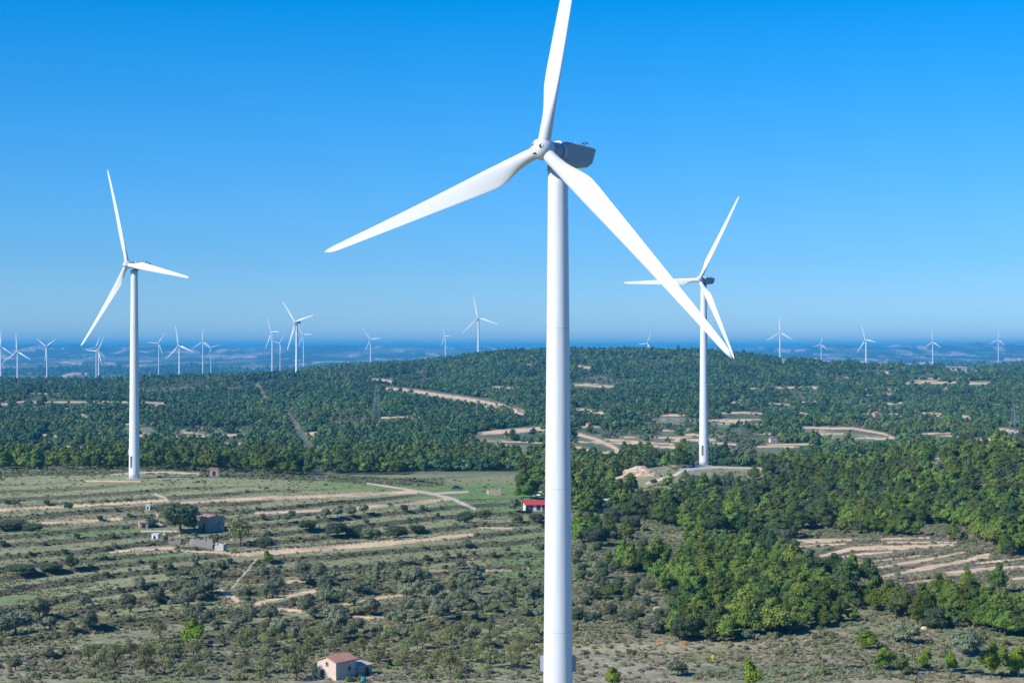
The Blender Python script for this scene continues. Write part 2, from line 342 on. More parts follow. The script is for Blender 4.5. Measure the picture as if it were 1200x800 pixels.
m_soil = M('bare_soil', attr='cover', rough=.95, nscale=.9, namp=.12, bump=.12, bscale=2, spec=.1)
m_track = M('track', attr='cover', rough=.95, nscale=1.2, namp=.08, spec=.1)

# ------------------------------------------------------------------ ground meshes
verts = np.stack([X, YY, Z], -1).reshape(-1, 3)
jj, ii = np.meshgrid(np.arange(NY-1), np.arange(NU-1), indexing='ij')
q = np.stack([jj*NU+ii, jj*NU+ii+1, (jj+1)*NU+ii+1, (jj+1)*NU+ii], -1).reshape(-1, 4)
fc = cls[:-1, :-1].reshape(-1)
def mesh_np(name, v, f, mat, colr=None, smooth=True):
    me = bpy.data.meshes.new(name); k = f.shape[1]
    me.vertices.add(len(v)); me.vertices.foreach_set('co', v.astype(np.float32).ravel())
    me.loops.add(f.size); me.loops.foreach_set('vertex_index', f.astype(np.int32).ravel())
    me.polygons.add(len(f)); me.polygons.foreach_set('loop_start', np.arange(0, f.size, k, dtype=np.int32)); 
    me.polygons.foreach_set('use_smooth', np.full(len(f), smooth))
    if colr is not None:
        a = me.color_attributes.new('cover', 'FLOAT_COLOR', 'POINT')
        a.data.foreach_set('color', np.concatenate([colr, np.ones((len(colr), 1))], 1).astype(np.float32).ravel())
    me.update(calc_edges=True); me.materials.append(mat); return me
fcol = col.reshape(-1, 3)
def ground_part(name, mask, mat):
    f = q[mask]; used = np.unique(f); remap = np.zeros(len(verts), np.int64); remap[used] = np.arange(len(used))
    me = mesh_np(name, verts[used], remap[f], mat, fcol[used]); o = bpy.data.objects.new(name, me); COL.objects.link(o); o['kind'] = 'structure'
    return o
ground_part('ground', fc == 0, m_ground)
ground_part('bare_soil', fc == 1, m_soil)
ground_part('dirt_track', fc == 2, m_track)
ground_part('gravel_pad', fc == 3, m_track)
ground_part('stony_ground', fc == 4, m_ground)
ground_part('firebreak', fc == 5, m_ground)

# ------------------------------------------------------------------ haze
def box_mesh(name, a, b):
    me = bpy.data.meshes.new(name); bm = bmesh.new(); bmesh.ops.create_cube(bm, size=1)
    for v in bm.verts: v.co = Vector([a[k] if v.co[k] < 0 else b[k] for k in range(3)])
    bm.to_mesh(me); bm.free(); return me
hz = bpy.data.objects.new('haze', box_mesh('haze', (-185000, -3000, float(Z.min())-1), (185000, 61000, max(75, float(Z.max())+3)))); COL.objects.link(hz); hz['kind'] = 'stuff'
hz['label'] = 'thin blue haze over the far plain'
hm = bpy.data.materials.new('haze'); hm.use_nodes = True; hn = hm.node_tree; hn.nodes.clear()
ho = hn.nodes.new('ShaderNodeOutputMaterial'); hv = hn.nodes.new('ShaderNodeVolumePrincipled')
hv.inputs['Color'].default_value = (.08, .54, .94, 1); hv.inputs['Density'].default_value = 8.8e-5; hv.inputs['Anisotropy'].default_value = 0.0
hn.links.new(hv.outputs[0], ho.inputs['Volume']); hz.data.materials.append(hm)

# ------------------------------------------------------------------ helpers for things
THINGS = []
def thing(name, label, cat, loc, rz=0, group=None):
    o = bpy.data.objects.new(name, None); COL.objects.link(o); o.location = loc; o.rotation_euler = (0, 0, rz)
    o['label'] = label; o['category'] = cat
    if group: o['group'] = group
    o.empty_display_size = .5
    return o
def part(name, me, parent, loc=None, rot=None, scale=None, label=None):
    o = bpy.data.objects.new(name, me); COL.objects.link(o); o.parent = parent
    if loc: o.location = loc
    if rot: o.rotation_euler = rot
    if scale: o.scale = scale
    if label: o['label'] = label
    return o
def bm_mesh(name, bm, mat, smooth=False, bevel=0):
    if bevel: bmesh.ops.bevel(bm, geom=bm.edges[:], offset=bevel, segments=2, affect='EDGES')
    bmesh.ops.recalc_face_normals(bm, faces=bm.faces[:])
    me = bpy.data.meshes.new(name); bm.to_mesh(me); bm.free()
    if smooth: me.polygons.foreach_set('use_smooth', [True]*len(me.polygons))
    me.materials.append(mat); return me
def add_box(bm, a, b, rot=None, piv=(0, 0, 0)):
    r = bmesh.ops.create_cube(bm, size=1)
    for v in r['verts']:
        v.co = Vector([a[k] if v.co[k] < 0 else b[k] for k in range(3)])
        if rot: v.co = rot @ (v.co-Vector(piv)) + Vector(piv)
    return r['verts']
def add_poly_prism(bm, pts, axis_vec):
    """closed prism from a planar loop, extruded by axis_vec"""
    a = [bm.verts.new(p) for p in pts]; b = [bm.verts.new(Vector(p)+Vector(axis_vec)) for p in pts]
    bm.faces.new(a); bm.faces.new(b[::-1]); n = len(a)
    for i in range(n): bm.faces.new((a[i], b[i], b[(i+1) % n], a[(i+1) % n]))
def add_bar(bm, p, q_, t):
    p, q_ = Vector(p), Vector(q_); d = q_-p; L = d.length; rot = d.to_track_quat('Z', 'Y').to_matrix()
    r = bmesh.ops.create_cube(bm, size=1)
    for v in r['verts']: v.co = rot @ Vector((v.co.x*t, v.co.y*t, (v.co.z+.5)*L)) + p
def lathe(bm, prof, seg=32, axis='Z', cap=True):
    rings = []
    for r, z in prof:
        ring = []
        for k in range(seg):
            a = 2*math.pi*k/seg; c, s = r*math.cos(a), r*math.sin(a)
            ring.append(bm.verts.new((c, s, z) if axis == 'Z' else (c, z, s)))
        rings.append(ring)
    for a, b in zip(rings[:-1], rings[1:]):
        for k in range(seg): bm.faces.new((a[k], a[(k+1) % seg], b[(k+1) % seg], b[k]))
    if cap:
        bm.faces.new(rings[0][::-1]); bm.faces.new(rings[-1])

# ------------------------------------------------------------------ wind turbines
m_white = M('turbine_white_paint', (.62, .635, .65), rough=.42, spec=.5, nscale=.25, namp=.015)
m_tower = M('tower_paint', (.70, .72, .74), rough=.45, spec=.45, nscale=.2, namp=.015, streak=.16)
m_seam = M('seam_paint', (.55, .57, .59), rough=.5)
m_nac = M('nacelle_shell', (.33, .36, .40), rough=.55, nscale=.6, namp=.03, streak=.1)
m_grey = M('grey_steel', (.35, .37, .39), rough=.5)
m_dark = M('dark_opening', (.03, .035, .04), rough=.7)
m_door = M('grey_door', (.16, .18, .20), rough=.6)
HUBH = 80.0; RR = 40.0; OVER = 3.3
def blade_mesh():
    bm = bmesh.new(); rings = []; NS, NP = 46, 28
    for s in range(NS+1):
        t = s/NS; t = t**1.15 if t < 1 else 1; r = 1.0 + t*(RR-1.0)
        k = sstep(1.6, 8.6, r)                                       # circle to aerofoil
        ch = float(np.interp(r, [0, 2.2, 4.5, 6.5, 8.2, 10, 14, 20, 28, 35, 38.2, 39.4, 40], [1.66, 1.66, 1.95, 2.55, 2.92, 2.88, 2.55, 2.1, 1.55, 1.08, .85, .55, .18]))
        th = float(np.interp(r, [0, 2.2, 5, 8.5, 14, 25, 40], [1.66, 1.64, 1.35, .95, .6, .3, .05])); th = min(th, ch)
        tw = R(float(np.interp(r, [0, 3, 8, 14, 25, 40], [20, 18, 13, 7.5, 2.5, -.5])))
        pre = -1.3*(r/RR)**2.2
        ring = []
        for p in range(NP):
            a = 2*math.pi*p/NP; c = math.cos(a)
            xc = .5*ch*c; yc = .5*th*math.sin(a)
            # aerofoil: nose at +x, sharp tail at -x
            xa = ch*(c*.5-.22); yt = th*.5*math.sin(a)*(.25+.75*((c+1)/2)**.55) if c < .5 else th*.5*math.sin(a)*1.0
            x = xc*(1-k)+xa*k; y = yc*(1-k)+(yt-.06*ch*(1-c*c)*.6)*k
            xr = x*math.cos(tw)-y*math.sin(tw); yr = x*math.sin(tw)+y*math.cos(tw)
            ring.append(bm.verts.new((xr, -yr*1.0+pre, r)))
        rings.append(ring)
    for a, b in zip(rings[:-1], rings[1:]):
        for k in range(NP): bm.faces.new((a[k], a[(k+1) % NP], b[(k+1) % NP], b[k]))
    bm.faces.new(rings[0]); bm.faces.new(rings[-1])
    return bm_mesh('blade', bm, m_white, smooth=True)
def tower_mesh():
    bm = bmesh.new(); H = HUBH-2.1; rad = lambda z: 2.02-(2.02-1.3)*(z/H)
    lathe(bm, [(rad(H*k/40), H*k/40) for k in range(41)], 64)
    return bm_mesh('tower', bm, m_tower, smooth=True)
def seam_mesh():
    bm = bmesh.new(); lathe(bm, [(.985, -.06), (1.004, -.05), (1.004, .05), (.985, .06)], 64, cap=False)
    return bm_mesh('flange_seam', bm, m_seam, smooth=False)
def nacelle_mesh():
    # side outline in y (rearwards) and z, width narrowing to the rear; local hub centre at y=-OVER, z=0
    sec = [(0.0, -1.55, 1.28, 1.35), (.35, -1.6, 1.33, 1.4), (3.0, -1.62, 1.28, 1.42), (5.3, -1.6, 1.18, 1.35), (5.9, -1.3, 1.14, 1.3), (6.4, -.5, 1.1, 1.22), (6.9, .6, 1.05, 1.15)]
    bm = bmesh.new(); rings = []
    for y, zb, zt, wd in sec:
        c = .28; h = min(c, (zt-zb)*.3)
        pts = [(-wd, zb+h), (-wd+c*1.6, zb), (wd-c*1.6, zb), (wd, zb+h), (wd, zt-h*.6), (wd-c*.7, zt), (-wd+c*.7, zt), (-wd, zt-h*.6)]
        rings.append([bm.verts.new((x, y, z)) for x, z in pts])
    for a, b in zip(rings[:-1], rings[1:]):
        for k in range(8): bm.faces.new((a[k], a[(k+1) % 8], b[(k+1) % 8], b[k]))
    bm.faces.new(rings[0]); bm.faces.new(rings[-1])
    return bm_mesh('nacelle', bm, m_nac)
def small(fn, name, mat, smooth=False, bevel=0):
    bm = bmesh.new(); fn(bm); return bm_mesh(name, bm, mat, smooth, bevel)
ME_BLADE, ME_TOWER, ME_NAC, ME_SEAM = blade_mesh(), tower_mesh(), nacelle_mesh(), seam_mesh()
ME_RING = small(lambda b: (lathe(b, [(1.38, -.16), (1.52, -.12), (1.52, .03), (1.38, .06)], 40, 'Y')), 'front_ring', m_white, True)
ME_FRAME = small(lambda b: lathe(b, [(1.0, -2.6), (1.18, -2.2), (1.22, -1.4), (1.3, -.2)], 32, 'Y'), 'rotor_frame', m_grey, True)
ME_YAW = small(lambda b: lathe(b, [(1.34, -.75), (1.42, -.7), (1.42, 0), (1.3, .05)], 40), 'yaw_ring', m_grey, True)
def hubf(b):
    lathe(b, [(.02, -1.55), (.55, -1.5), (.95, -1.3), (1.25, -.95), (1.42, -.45), (1.47, 0), (1.42, .55), (1.28, .95), (1.02, 1.02)], 40, 'Y')
ME_HUB = small(hubf, 'hub', m_white, True)
def portf(b):
    lathe(b, [(.3, -.03), (.3, .03)], 20, 'Y')
ME_PORT = small(portf, 'hub_opening', m_dark)
ME_MAST = small(lambda b: (add_bar(b, (0, 0, 0), (0, 0, .9), .07), add_bar(b, (-.35, 0, .55), (.35, 0, .55), .06), add_box(b, (-.42, -.1, .5), (-.28, .1, .75)), add_box(b, (.3, -.08, .5), (.4, .08, .8))), 'wind_vane_mast', m_dark)
ME_ROD = small(lambda b: add_bar(b, (0, 0, 0), (0, 0, 1.1), .045), 'lightning_rod', m_grey)
ME_HATCH = small(lambda b: add_box(b, (-.5, -.9, 0), (.5, .9, .16)), 'roof_hatch', m_nac, bevel=.03)
ME_DOOR = small(lambda b: (add_box(b, (-.55, -.1, 0), (.55, .1, 2.6))), 'door', m_door, bevel=.03)
ME_VENT = small(lambda b: [add_box(b, (-.42, -.06, z), (.42, .07, z+.32)) for z in np.arange(0, 4.4, .45)], 'vent_grille', m_dark)
ME_BOX = small(lambda b: (add_box(b, (-.36, -.3, 0), (.36, .3, 1.9)), add_box(b, (-.42, -.36, -.12), (.42, .36, 0))), 'service_box', m_nac, bevel=.04)
ME_STAIR = small(lambda b: [add_box(b, (-.5, -.28*k-.3, 1.5-.22*k-.05), (.5, -.28*k, 1.5-.22*k)) for k in range(7)] + [add_bar(b, (s*.5, 0, 1.5), (s*.5, -2.1, 0), .07) for s in (-1, 1)] + [add_bar(b, (s*.5, 0, 2.5), (s*.5, -2.1, 1.0), .05) for s in (-1, 1)] + [add_bar(b, (s*.5, -2.05*t, 1.5-1.5*t), (s*.5, -2.05*t, 2.5-1.5*t), .05) for s in (-1, 1) for t in (0.02, .5, 1)], 'door_steps', m_grey)
ME_FOOT = small(lambda b: lathe(b, [(3.4, -1.5), (3.4, .08), (2.1, .22)], 40), 'foundation', M('concrete', (.42, .40, .37), nscale=1.5, namp=.1))

def fit(hub, tips):
    d = [(t[0]-hub[0], hub[1]-t[1]) for t in tips]
    Rp = math.sqrt(sum(v[1]**2 for v in d)/1.5); c = min(.97, max(.3, math.sqrt(sum(v[0]**2 for v in d)/1.5)/Rp))
    best = min((sum((Rp*math.cos(R(a+120*k))-d[j][1])**2+(Rp*c*math.sin(R(a+120*k))-d[j][0])**2 for j, k in enumerate(pm)), a)
               for a in np.arange(-60, 60, 1) for pm in ((0, 1, 2), (0, 2, 1), (1, 0, 2), (1, 2, 0), (2, 0, 1), (2, 1, 0)))
    return Rp, c, best[1]
def turbine(hub, Rpx, yaw, phase, label, detail=1, group=None, tilt=4):
    """hub: photograph pixel of the hub; Rpx: blade length in pixels; yaw/phase in degrees"""
    Y = F*RR/Rpx; hx = (hub[0]-600)/F*Y; hz_ = (HY-hub[1])/F*Y
    n = Vector((-math.sin(R(yaw)), -math.cos(R(yaw)), 0))
    tx, ty = hx-n.x*OVER, Y-n.y*OVER
    g = float(gz(tx, ty)); H = hz_-g; s = H/HUBH if detail == 0 or abs(H/HUBH-1) < .35 else 1
    t = thing('wind_turbine', label, 'wind turbine', (tx, ty, g), R(-yaw), group)
    part('tower', ME_TOWER, t, scale=(1, 1, H/HUBH))
    hd = Vector((0, 0, H))
    nac = part('nacelle', ME_NAC, t, hd)
    hub_o = part('hub', ME_HUB, t, hd+Vector((0, -OVER, .12)), rot=(R(-tilt), 0, 0))
    if detail:
        part('front_ring', ME_RING, nac); part('rotor_frame', ME_FRAME, t, hd); part('yaw_ring', ME_YAW, t, hd+Vector((0, 0, -1.75)))
        part('wind_vane_mast', ME_MAST, nac, (0.3, 5.6, 1.05)); part('roof_hatch', ME_HATCH, nac, (0, 2.6, 1.2))
        part('lightning_rod', ME_ROD, nac, (-.5, 4.6, 1.1))
        part('foundation', ME_FOOT, t)
        for f_ in (.22, .46, .73):
            r_ = 2.02-.72*f_; part('flange_seam', ME_SEAM, t, (0, 0, f_*77.9*H/HUBH), scale=(r_, r_, 1))
        for a in (-58, 128):
            rr = 2.02-.72*(9.2 if detail == 1 else 11.9)/78+.12; part('service_box', ME_BOX, t, (math.sin(R(a))*rr, -math.cos(R(a))*rr, 9.2 if detail == 1 else 11.9), (0, 0, R(a)))
        a = 18; part('vent_grille', ME_VENT, t, (math.sin(R(a))*1.97, -math.cos(R(a))*1.97, 4.2), (0, 0, R(a)))
        a = -50; d = part('door', ME_DOOR, t, (math.sin(R(a))*2.0, -math.cos(R(a))*2.0, 1.6), (0, 0, R(a)))
        part('door_steps', ME_STAIR, t, (math.sin(R(a))*2.1, -math.cos(R(a))*2.1, .05), (0, 0, R(a)))
        for k in range(3):
            a = R(phase+60+120*k)
            part('hub_opening', ME_PORT, hub_o, (math.sin(a)*.82, -1.33, math.cos(a)*.82), (math.cos(a)*R(-38), 0, math.sin(a)*R(38)))
    for k in range(3):
        b = part('blade', ME_BLADE, t, hd+Vector((0, -OVER, .12)))
        b.rotation_euler = (Matrix.Rotation(R(-tilt), 3, 'X') @ Matrix.Rotation(R(phase+120*k), 3, 'Y')).to_euler()
    return t
GT = 'white wind turbines across the distant plain and ridge'
t_main = turbine((636, 176), 361, 38.5, 12.5, 'huge white wind turbine standing nearest, its dark nacelle side and three blades against the sky', 2, tilt=1)
t_left = turbine((149, 310.5), 123, 41, -21, 'tall white wind turbine on the left plateau edge, beside a tiny brick hut')
t_right = turbine((819.5, 328), 108.5, 41, 29.5, 'tall white wind turbine on a gravel pad, partly behind the nearest turbine blade')
far_t = [
 ((0.5,406),[(2,387),(-16,416),(15,416)],'small far turbine cut by the left edge of the picture, on the blue plain'),
 ((19.5,412),[(18.7,392.5),(4.5,425.5),(35,422.5)],'far turbine with one blade straight up, second from the left edge on the plain'),
 ((54,406),[(44.5,399),(65.5,399.5),(54.5,425)],'far turbine shaped like a Y, one blade down, third from the left edge'),
 ((112.5,407),[(119.5,389.5),(92.5,409.5),(121.7,415)],'far turbine left of the tall left tower, front one of an overlapping pair'),
 ((114.5,411),[(121,396),(101,413),(118,429)],'far turbine left of the tall left tower, rear one of an overlapping pair'),
 ((185.5,402),[(192.5,391.5),(173,401.5),(191,416)],'small far turbine just right of the tall left tower, level blade to its left'),
 ((209,405),[(205.5,382.5),(195,420.5),(225,411)],'far turbine with wide spread blades, second to the right of the tall left tower'),
 ((237,400.5),[(237,385),(225.5,407),(246,407.5)],'small far turbine with an upright blade, left one of a close pair'),
 ((247,407),[(238.7,400.5),(257,405.5),(243,419)],'small far turbine low on the plain, right one of a close pair'),
 ((317.5,389.5),[(313.5,374),(325.5,389),(309.5,410)],'far turbine left of the dark ridge top, tallest left of the biggest distant turbine'),
 ((327.5,402),[(333.5,394.5),(320.5,401.5),(330.5,415)],'tiny far turbine low between two bigger ones near the dark ridge'),
 ((345.5,377.5),[(332.5,356),(366,370.5),(336.5,411)],'biggest of the distant turbines left of centre, rising from the dark forest ridge'),
 ((355,392.5),[(348,381),(365.5,391.5),(350,405)],'small far turbine close behind the biggest distant turbine left of centre'),
 ((434,397.5),[(426.5,386.5),(447.5,396.5),(428,411)],'far turbine alone on the low ridge midway between left tower and nearest turbine'),
 ((521,394),[(519.5,385),(527,394.5),(515,408)],'small far turbine on the ridge left of the turbine on the hill crest'),
 ((560,372.5),[(554,346),(542.5,387.5),(583,378.5)],'distant turbine on the wooded hill crest just left of the nearest tower'),
 ((758.5,402),[(763.5,389),(748.5,404.5),(764,414)],'far turbine mostly sunk behind the wooded hill, only hub and blades showing'),
 ((913.6,389.5),[(913.6,371),(899.5,397.5),(928.5,397)],'far turbine right of the gravel pad turbine, tallest on the right skyline'),
 ((962,403),[(962.5,393.5),(952,407),(968.5,411)],'smallest far turbine on the right skyline, low over a wooded knoll'),
 ((1013.7,398),[(1010.7,381),(1027.5,401.5),(1007,413)],'far turbine beside the rocky blue hill, third on the right skyline'),
 ((1092.5,400.7),[(1091.7,387.5),(1082,407.5),(1101.5,406.7)],'small far turbine between the rocky hill and the right edge'),
 ((1169.5,398),[(1170,386),(1159,402.5),(1176.5,404)],'small far turbine nearest the right edge of the skyline'),
]
for hub, tips, lab in far_t:
    Rp, c, ph = fit(hub, tips); beta = math.degrees(math.atan((hub[0]-600)/F))
    turbine(hub, Rp*1.05, math.degrees(math.acos(c))+beta, ph, lab, 0, GT)

# ------------------------------------------------------------------ buildings and small things
def place(px, py):
    x, Y, z = spot(px, py); return Vector((x, Y, z)), Y/F
m_stucco = M('cream_render', (.60, .47, .38), rough=.9, nscale=1.3, namp=.1, bump=.02, bscale=6)
m_stone = M('dry_stone', (.36, .30, .24), rough=.95, nscale=1.8, namp=.3, bump=.08, bscale=3)
m_pale = M('limewash', (.46, .42, .36), rough=.9, nscale=1.5, namp=.12, bump=.04, bscale=3)
m_pink = M('pink_stone', (.52, .36, .28), rough=.9, nscale=1.5, namp=.15, bump=.04, bscale=4)
m_whitep = M('white_plaster', (.66, .65, .62), rough=.8, nscale=1, namp=.04)
def tile_mat(name, c):
    m = M(name, c, rough=.85, nscale=2.5, namp=.18); n = m.node_tree; b = n.nodes['Principled BSDF']
    wv = n.nodes.new('ShaderNodeTexWave'); wv.inputs['Scale'].default_value = 1.6; wv.bands_direction = 'X'; co = n.nodes.new('ShaderNodeTexCoord')
    n.links.new(co.outputs['Object'], wv.inputs['Vector']); bp = n.nodes.new('ShaderNodeBump'); bp.inputs['Distance'].default_value = .06
    n.links.new(wv.outputs['Fac'], bp.inputs['Height']); n.links.new(bp.outputs[0], b.inputs['Normal']); return m
m_tile = tile_mat('clay_tile', (.54, .27, .19)); m_red = tile_mat('red_tile', (.55, .06, .07)); m_oldtile = tile_mat('old_tile', (.42, .27, .20))
m_wood = M('dark_wood', (.06, .045, .04), rough=.8); m_glass = M('dark_glass', (.02, .03, .045), rough=.15, spec=.6)
def gable_house(name, label, cat, loc, rz, W, D, H, rise, wall, roof, doors=(), windows=(), ov=.25, shed=False, group=None, flat=False):
    """gable end faces local -y; W across, D deep. doors/windows: (face, pos, z, w, h), face 'f' (-y) or 'r' (+x) or 'l'"""
    t = thing(name, label, cat, loc, rz, group)
    bm = bmesh.new(); b0 = -1.2
    if flat or shed:
        zl, zr = (H, H+rise) if shed else (H, H)
        add_poly_prism(bm, [(-W/2, -D/2, b0), (W/2, -D/2, b0), (W/2, -D/2, zr if not shed else zl), (-W/2, -D/2, zr)], (0, D, 0))
    else:
        add_poly_prism(bm, [(-W/2, -D/2, b0), (W/2, -D/2, b0), (W/2, -D/2, H), (0, -D/2, H+rise), (-W/2, -D/2, H)], (0, D, 0))
    wl = part('wall', bm_mesh('wall', bm, wall), t)
    if roof:
        bm = bmesh.new(); th = .16
        if shed: add_poly_prism(bm, [(-W/2-ov, -D/2-ov, H+rise+ov*rise/W+.01), (W/2+ov, -D/2-ov, H-ov*rise/W+.01), (W/2+ov, -D/2-ov, H+th), (-W/2-ov, -D/2-ov, H+rise+th+ov*rise/W)], (0, D+2*ov, 0))
        elif flat: add_box(bm, (-W/2-ov, -D/2-ov, H+.005), (W/2+ov, D/2+ov, H+.18))
        else:
            k = rise/(W/2); e = W/2+ov
            add_poly_prism(bm, [(-e, -D/2-ov, H-ov*k+.01), (0, -D/2-ov, H+rise+.01), (e, -D/2-ov, H-ov*k+.01), (e, -D/2-ov, H-ov*k+th), (0, -D/2-ov, H+rise+th), (-e, -D/2-ov, H-ov*k+th)], (0, D+2*ov, 0))
        part('roof', bm_mesh('roof', bm, roof), t)
    def opening(nm, f, p, z, w_, h_, mat):
        bm = bmesh.new(); fr = .09
        add_box(bm, (-w_/2-fr, -.05, -fr if nm == 'window' else 0), (-w_/2, .05, h_+fr)); add_box(bm, (w_/2, -.05, -fr if nm == 'window' else 0), (w_/2+fr, .05, h_+fr)); add_box(bm, (-w_/2, -.05, h_), (w_/2, .05, h_+fr))
        if nm == 'window': add_box(bm, (-w_/2-.12, -.12, -fr), (w_/2+.12, .05, 0))
        loc_ = {'f': ((p, -D/2-.02, z), 0), 'r': ((W/2+.02, p, z), math.pi/2), 'l': ((-W/2-.02, p, z), -math.pi/2)}[f]
        o = part(nm, bm_mesh(nm, bm, m_stone), t, loc_[0], (0, 0, loc_[1]))
        bm = bmesh.new(); add_box(bm, (-w_/2, -.02, 0), (w_/2, .03, h_)); part('pane' if nm == 'window' else 'door_leaf', bm_mesh('panel', bm, mat), o)
    for d in doors: opening('door', *d, m_wood)
    for d in windows: opening('window', *d, m_glass)
    return t
LM = []       # landmarks for labels: (phrase, x, y)
def lm(phrase, o): LM.append((phrase, o[0], o[1]))

p, s = place(397, 796)
casita = gable_house('small_house', 'small cream house with salmon tiled gable roof, dark right side, at the bottom', 'house', p+Vector((-.55, 2.2, 0)), R(-38), 4.3, 4.8, 2.9, .75, m_stucco, m_tile,
   doors=[('f', -.9, 0, .95, 1.5)], windows=[('f', .1, 2.3, .4, .5), ('r', .8, 1.3, .6, .6)], group=None)
lm('the cream house', p)
p2, s = place(424, 795)
gable_house('lean_to_shed', 'low pale-roofed lean-to shed joined to the right of the cream house', 'shed', p2+Vector((-.75, 4.2, 0)), R(-38), 2.6, 3.4, 1.5, .3, m_stone, M('shed_roof', (.48, .42, .36), nscale=1, namp=.1), shed=True, doors=[('r', .4, 0, .8, 1.3)])
p2, s = place(426, 799)
tb = thing('water_barrel', 'little teal barrel in front of the lean-to shed', 'barrel', p2)
part('barrel_body', small(lambda b: lathe(b, [(.34, 0), (.4, .2), (.42, .5), (.4, .8), (.34, 1.0)], 20), 'barrel_body', M('teal_plastic', (.02, .25, .28), rough=.5), True), tb)
part('lid', small(lambda b: lathe(b, [(.36, 1.0), (.36, 1.06), (.1, 1.1)], 20), 'lid', m_dark), tb)

p, s = place(246, 624)
gable_house('stone_barn', 'dark stone barn with its shaded wall showing, right of the spreading oak', 'barn', p+Vector((-.2, 3, 0)), R(42), 6.0, 5.5, 4.2, .5, m_stone, m_oldtile,
   doors=[('l', -1, 0, 1.2, 2.1)], windows=[('f', 1.2, 2.2, .6, .7)], shed=False)
lm('the stone barn', p)
for (px, py, W, D, H, rz, mt, lab, kind) in [
  (168, 618, 2.6, 2.4, 1.7, 20, m_pink, 'pinkish hut ruin with a dark arched mouth, left end of the old farmyard', 'hut'),
  (183, 631, 1.9, 2.0, 1.5, -10, m_whitep, 'small white block hut among rubble left of the barn', 'hut'),
  (236, 640, 6.0, 2.0, 2.0, 14, m_pale, 'long pale roofless ruin standing in front of the stone barn', 'ruin'),
  (259, 645, 2.6, 2.0, 2.2, -15, m_pale, 'pale broken wall stub right of the long ruin', 'ruin'),
  (205, 637, 3.4, 1.6, 1.2, 8, m_stone, 'low grey tumbled wall between white hut and long ruin', 'ruin'),
  (174, 597.5, 1.3, 1.6, 1.6, 0, m_whitep, 'white box beside the curved track above the farmyard', 'hut'),
  (251, 557, 3.2, 3.0, 2.9, 10, m_pink, 'tiny reddish brick hut at the wood edge right of the left turbine', 'hut'),
  (579, 579, 4.8, 3.0, 1.9, 12, m_pink, 'low pink roofless walls standing in the bright green field', 'ruin'),
  (770, 716, 1.1, 1.3, 1.0, 15, m_pink, 'pinkish stone block in grey scrub right of the nearest tower', 'ruin')]:
    p, s = place(px, py)
    t = thing('stone_hut' if kind == 'hut' else 'ruined_wall', lab, kind, p, R(rz)); bm = bmesh.new()
    if kind == 'hut':
        add_poly_prism(bm, [(-W/2, -D/2, -1), (W/2, -D/2, -1), (W/2, -D/2, H*.9), (-W/2, -D/2, H*.9)], (0, D, 0)); part('wall', bm_mesh('wall', bm, mt), t)
        bm = bmesh.new(); add_box(bm, (-W/2-.15, -D/2-.15, H*.9+.004), (W/2+.15, D/2+.15, H)); part('roof', bm_mesh('roof', bm, m_tile if H > 2.5 else mt), t)
        bm = bmesh.new(); add_box(bm, (-.35*W/2-.1, -D/2-.03, 0), (.35*W/2, -D/2+.05, H*.62)); part('door', bm_mesh('door', bm, m_dark), t)
    else:
        nseg = max(4, int(W/.55)); r_ = random.Random(int(px))
        def wallrun(a, b, th=.45):
            n = max(3, int((Vector(b)-Vector(a)).length/.5)); d = (Vector(b)-Vector(a))/n; nn = Vector((-d.y, d.x, 0)).normalized()*th/2
            for k in range(n):
                q0 = Vector(a)+d*k; q1 = Vector(a)+d*(k+1); h0 = H*(.55+.45*r_.random())
                vs = [bm.verts.new(v) for v in (q0-nn, q1-nn, q1+nn, q0+nn)]
                lo = [v.co.copy() for v in vs]; bm.verts.ensure_lookup_table()
                top = [bm.verts.new(v+Vector((0, 0, h0+r_.uniform(-.1, .1)))) for v in lo]
                for v in vs: v.co.z -= 1
                bm.faces.new(vs[::-1]); bm.faces.new(top)
                for i in range(4): bm.faces.new((vs[i], vs[(i+1) % 4], top[(i+1) % 4], top[i]))
        wallrun((-W/2, -D/2, 0), (W/2, -D/2, 0)); wallrun((-W/2+.24, -D/2+.24, 0), (-W/2+.24, D/2, 0)); wallrun((W/2-.24, -D/2+.24, 0), (W/2-.24, D/2, 0)); wallrun((-W/2, D/2+.24, 0), (W/2*.4, D/2+.24, 0))
        me = bm_mesh('wall', bm, mt); part('wall', me, t)
    if 'reddish' in lab: lm('the reddish hut', p)
    if 'roofless walls' in lab: lm('the pink ruin', p)
    if 'long pale' in lab: lm('the long pale ruin', p)

p, s = place(622, 600)
gable_house('red_roofed_house', 'white house with bright red roof and dark porch openings, left of nearest tower', 'house', p+Vector((1.6, 4, 0)), R(100), 5, 7.6, 2.3, 1.1, m_whitep, m_red,
   doors=[('l', 1.9, 0, 1.0, 2.0)], windows=[('l', -2.6, .5, 1.3, 1.5), ('l', -.6, .5, 1.3, 1.5), ('l', 3.1, .5, .8, 1.4)], ov=.5)
lm('the red-roofed house', p)
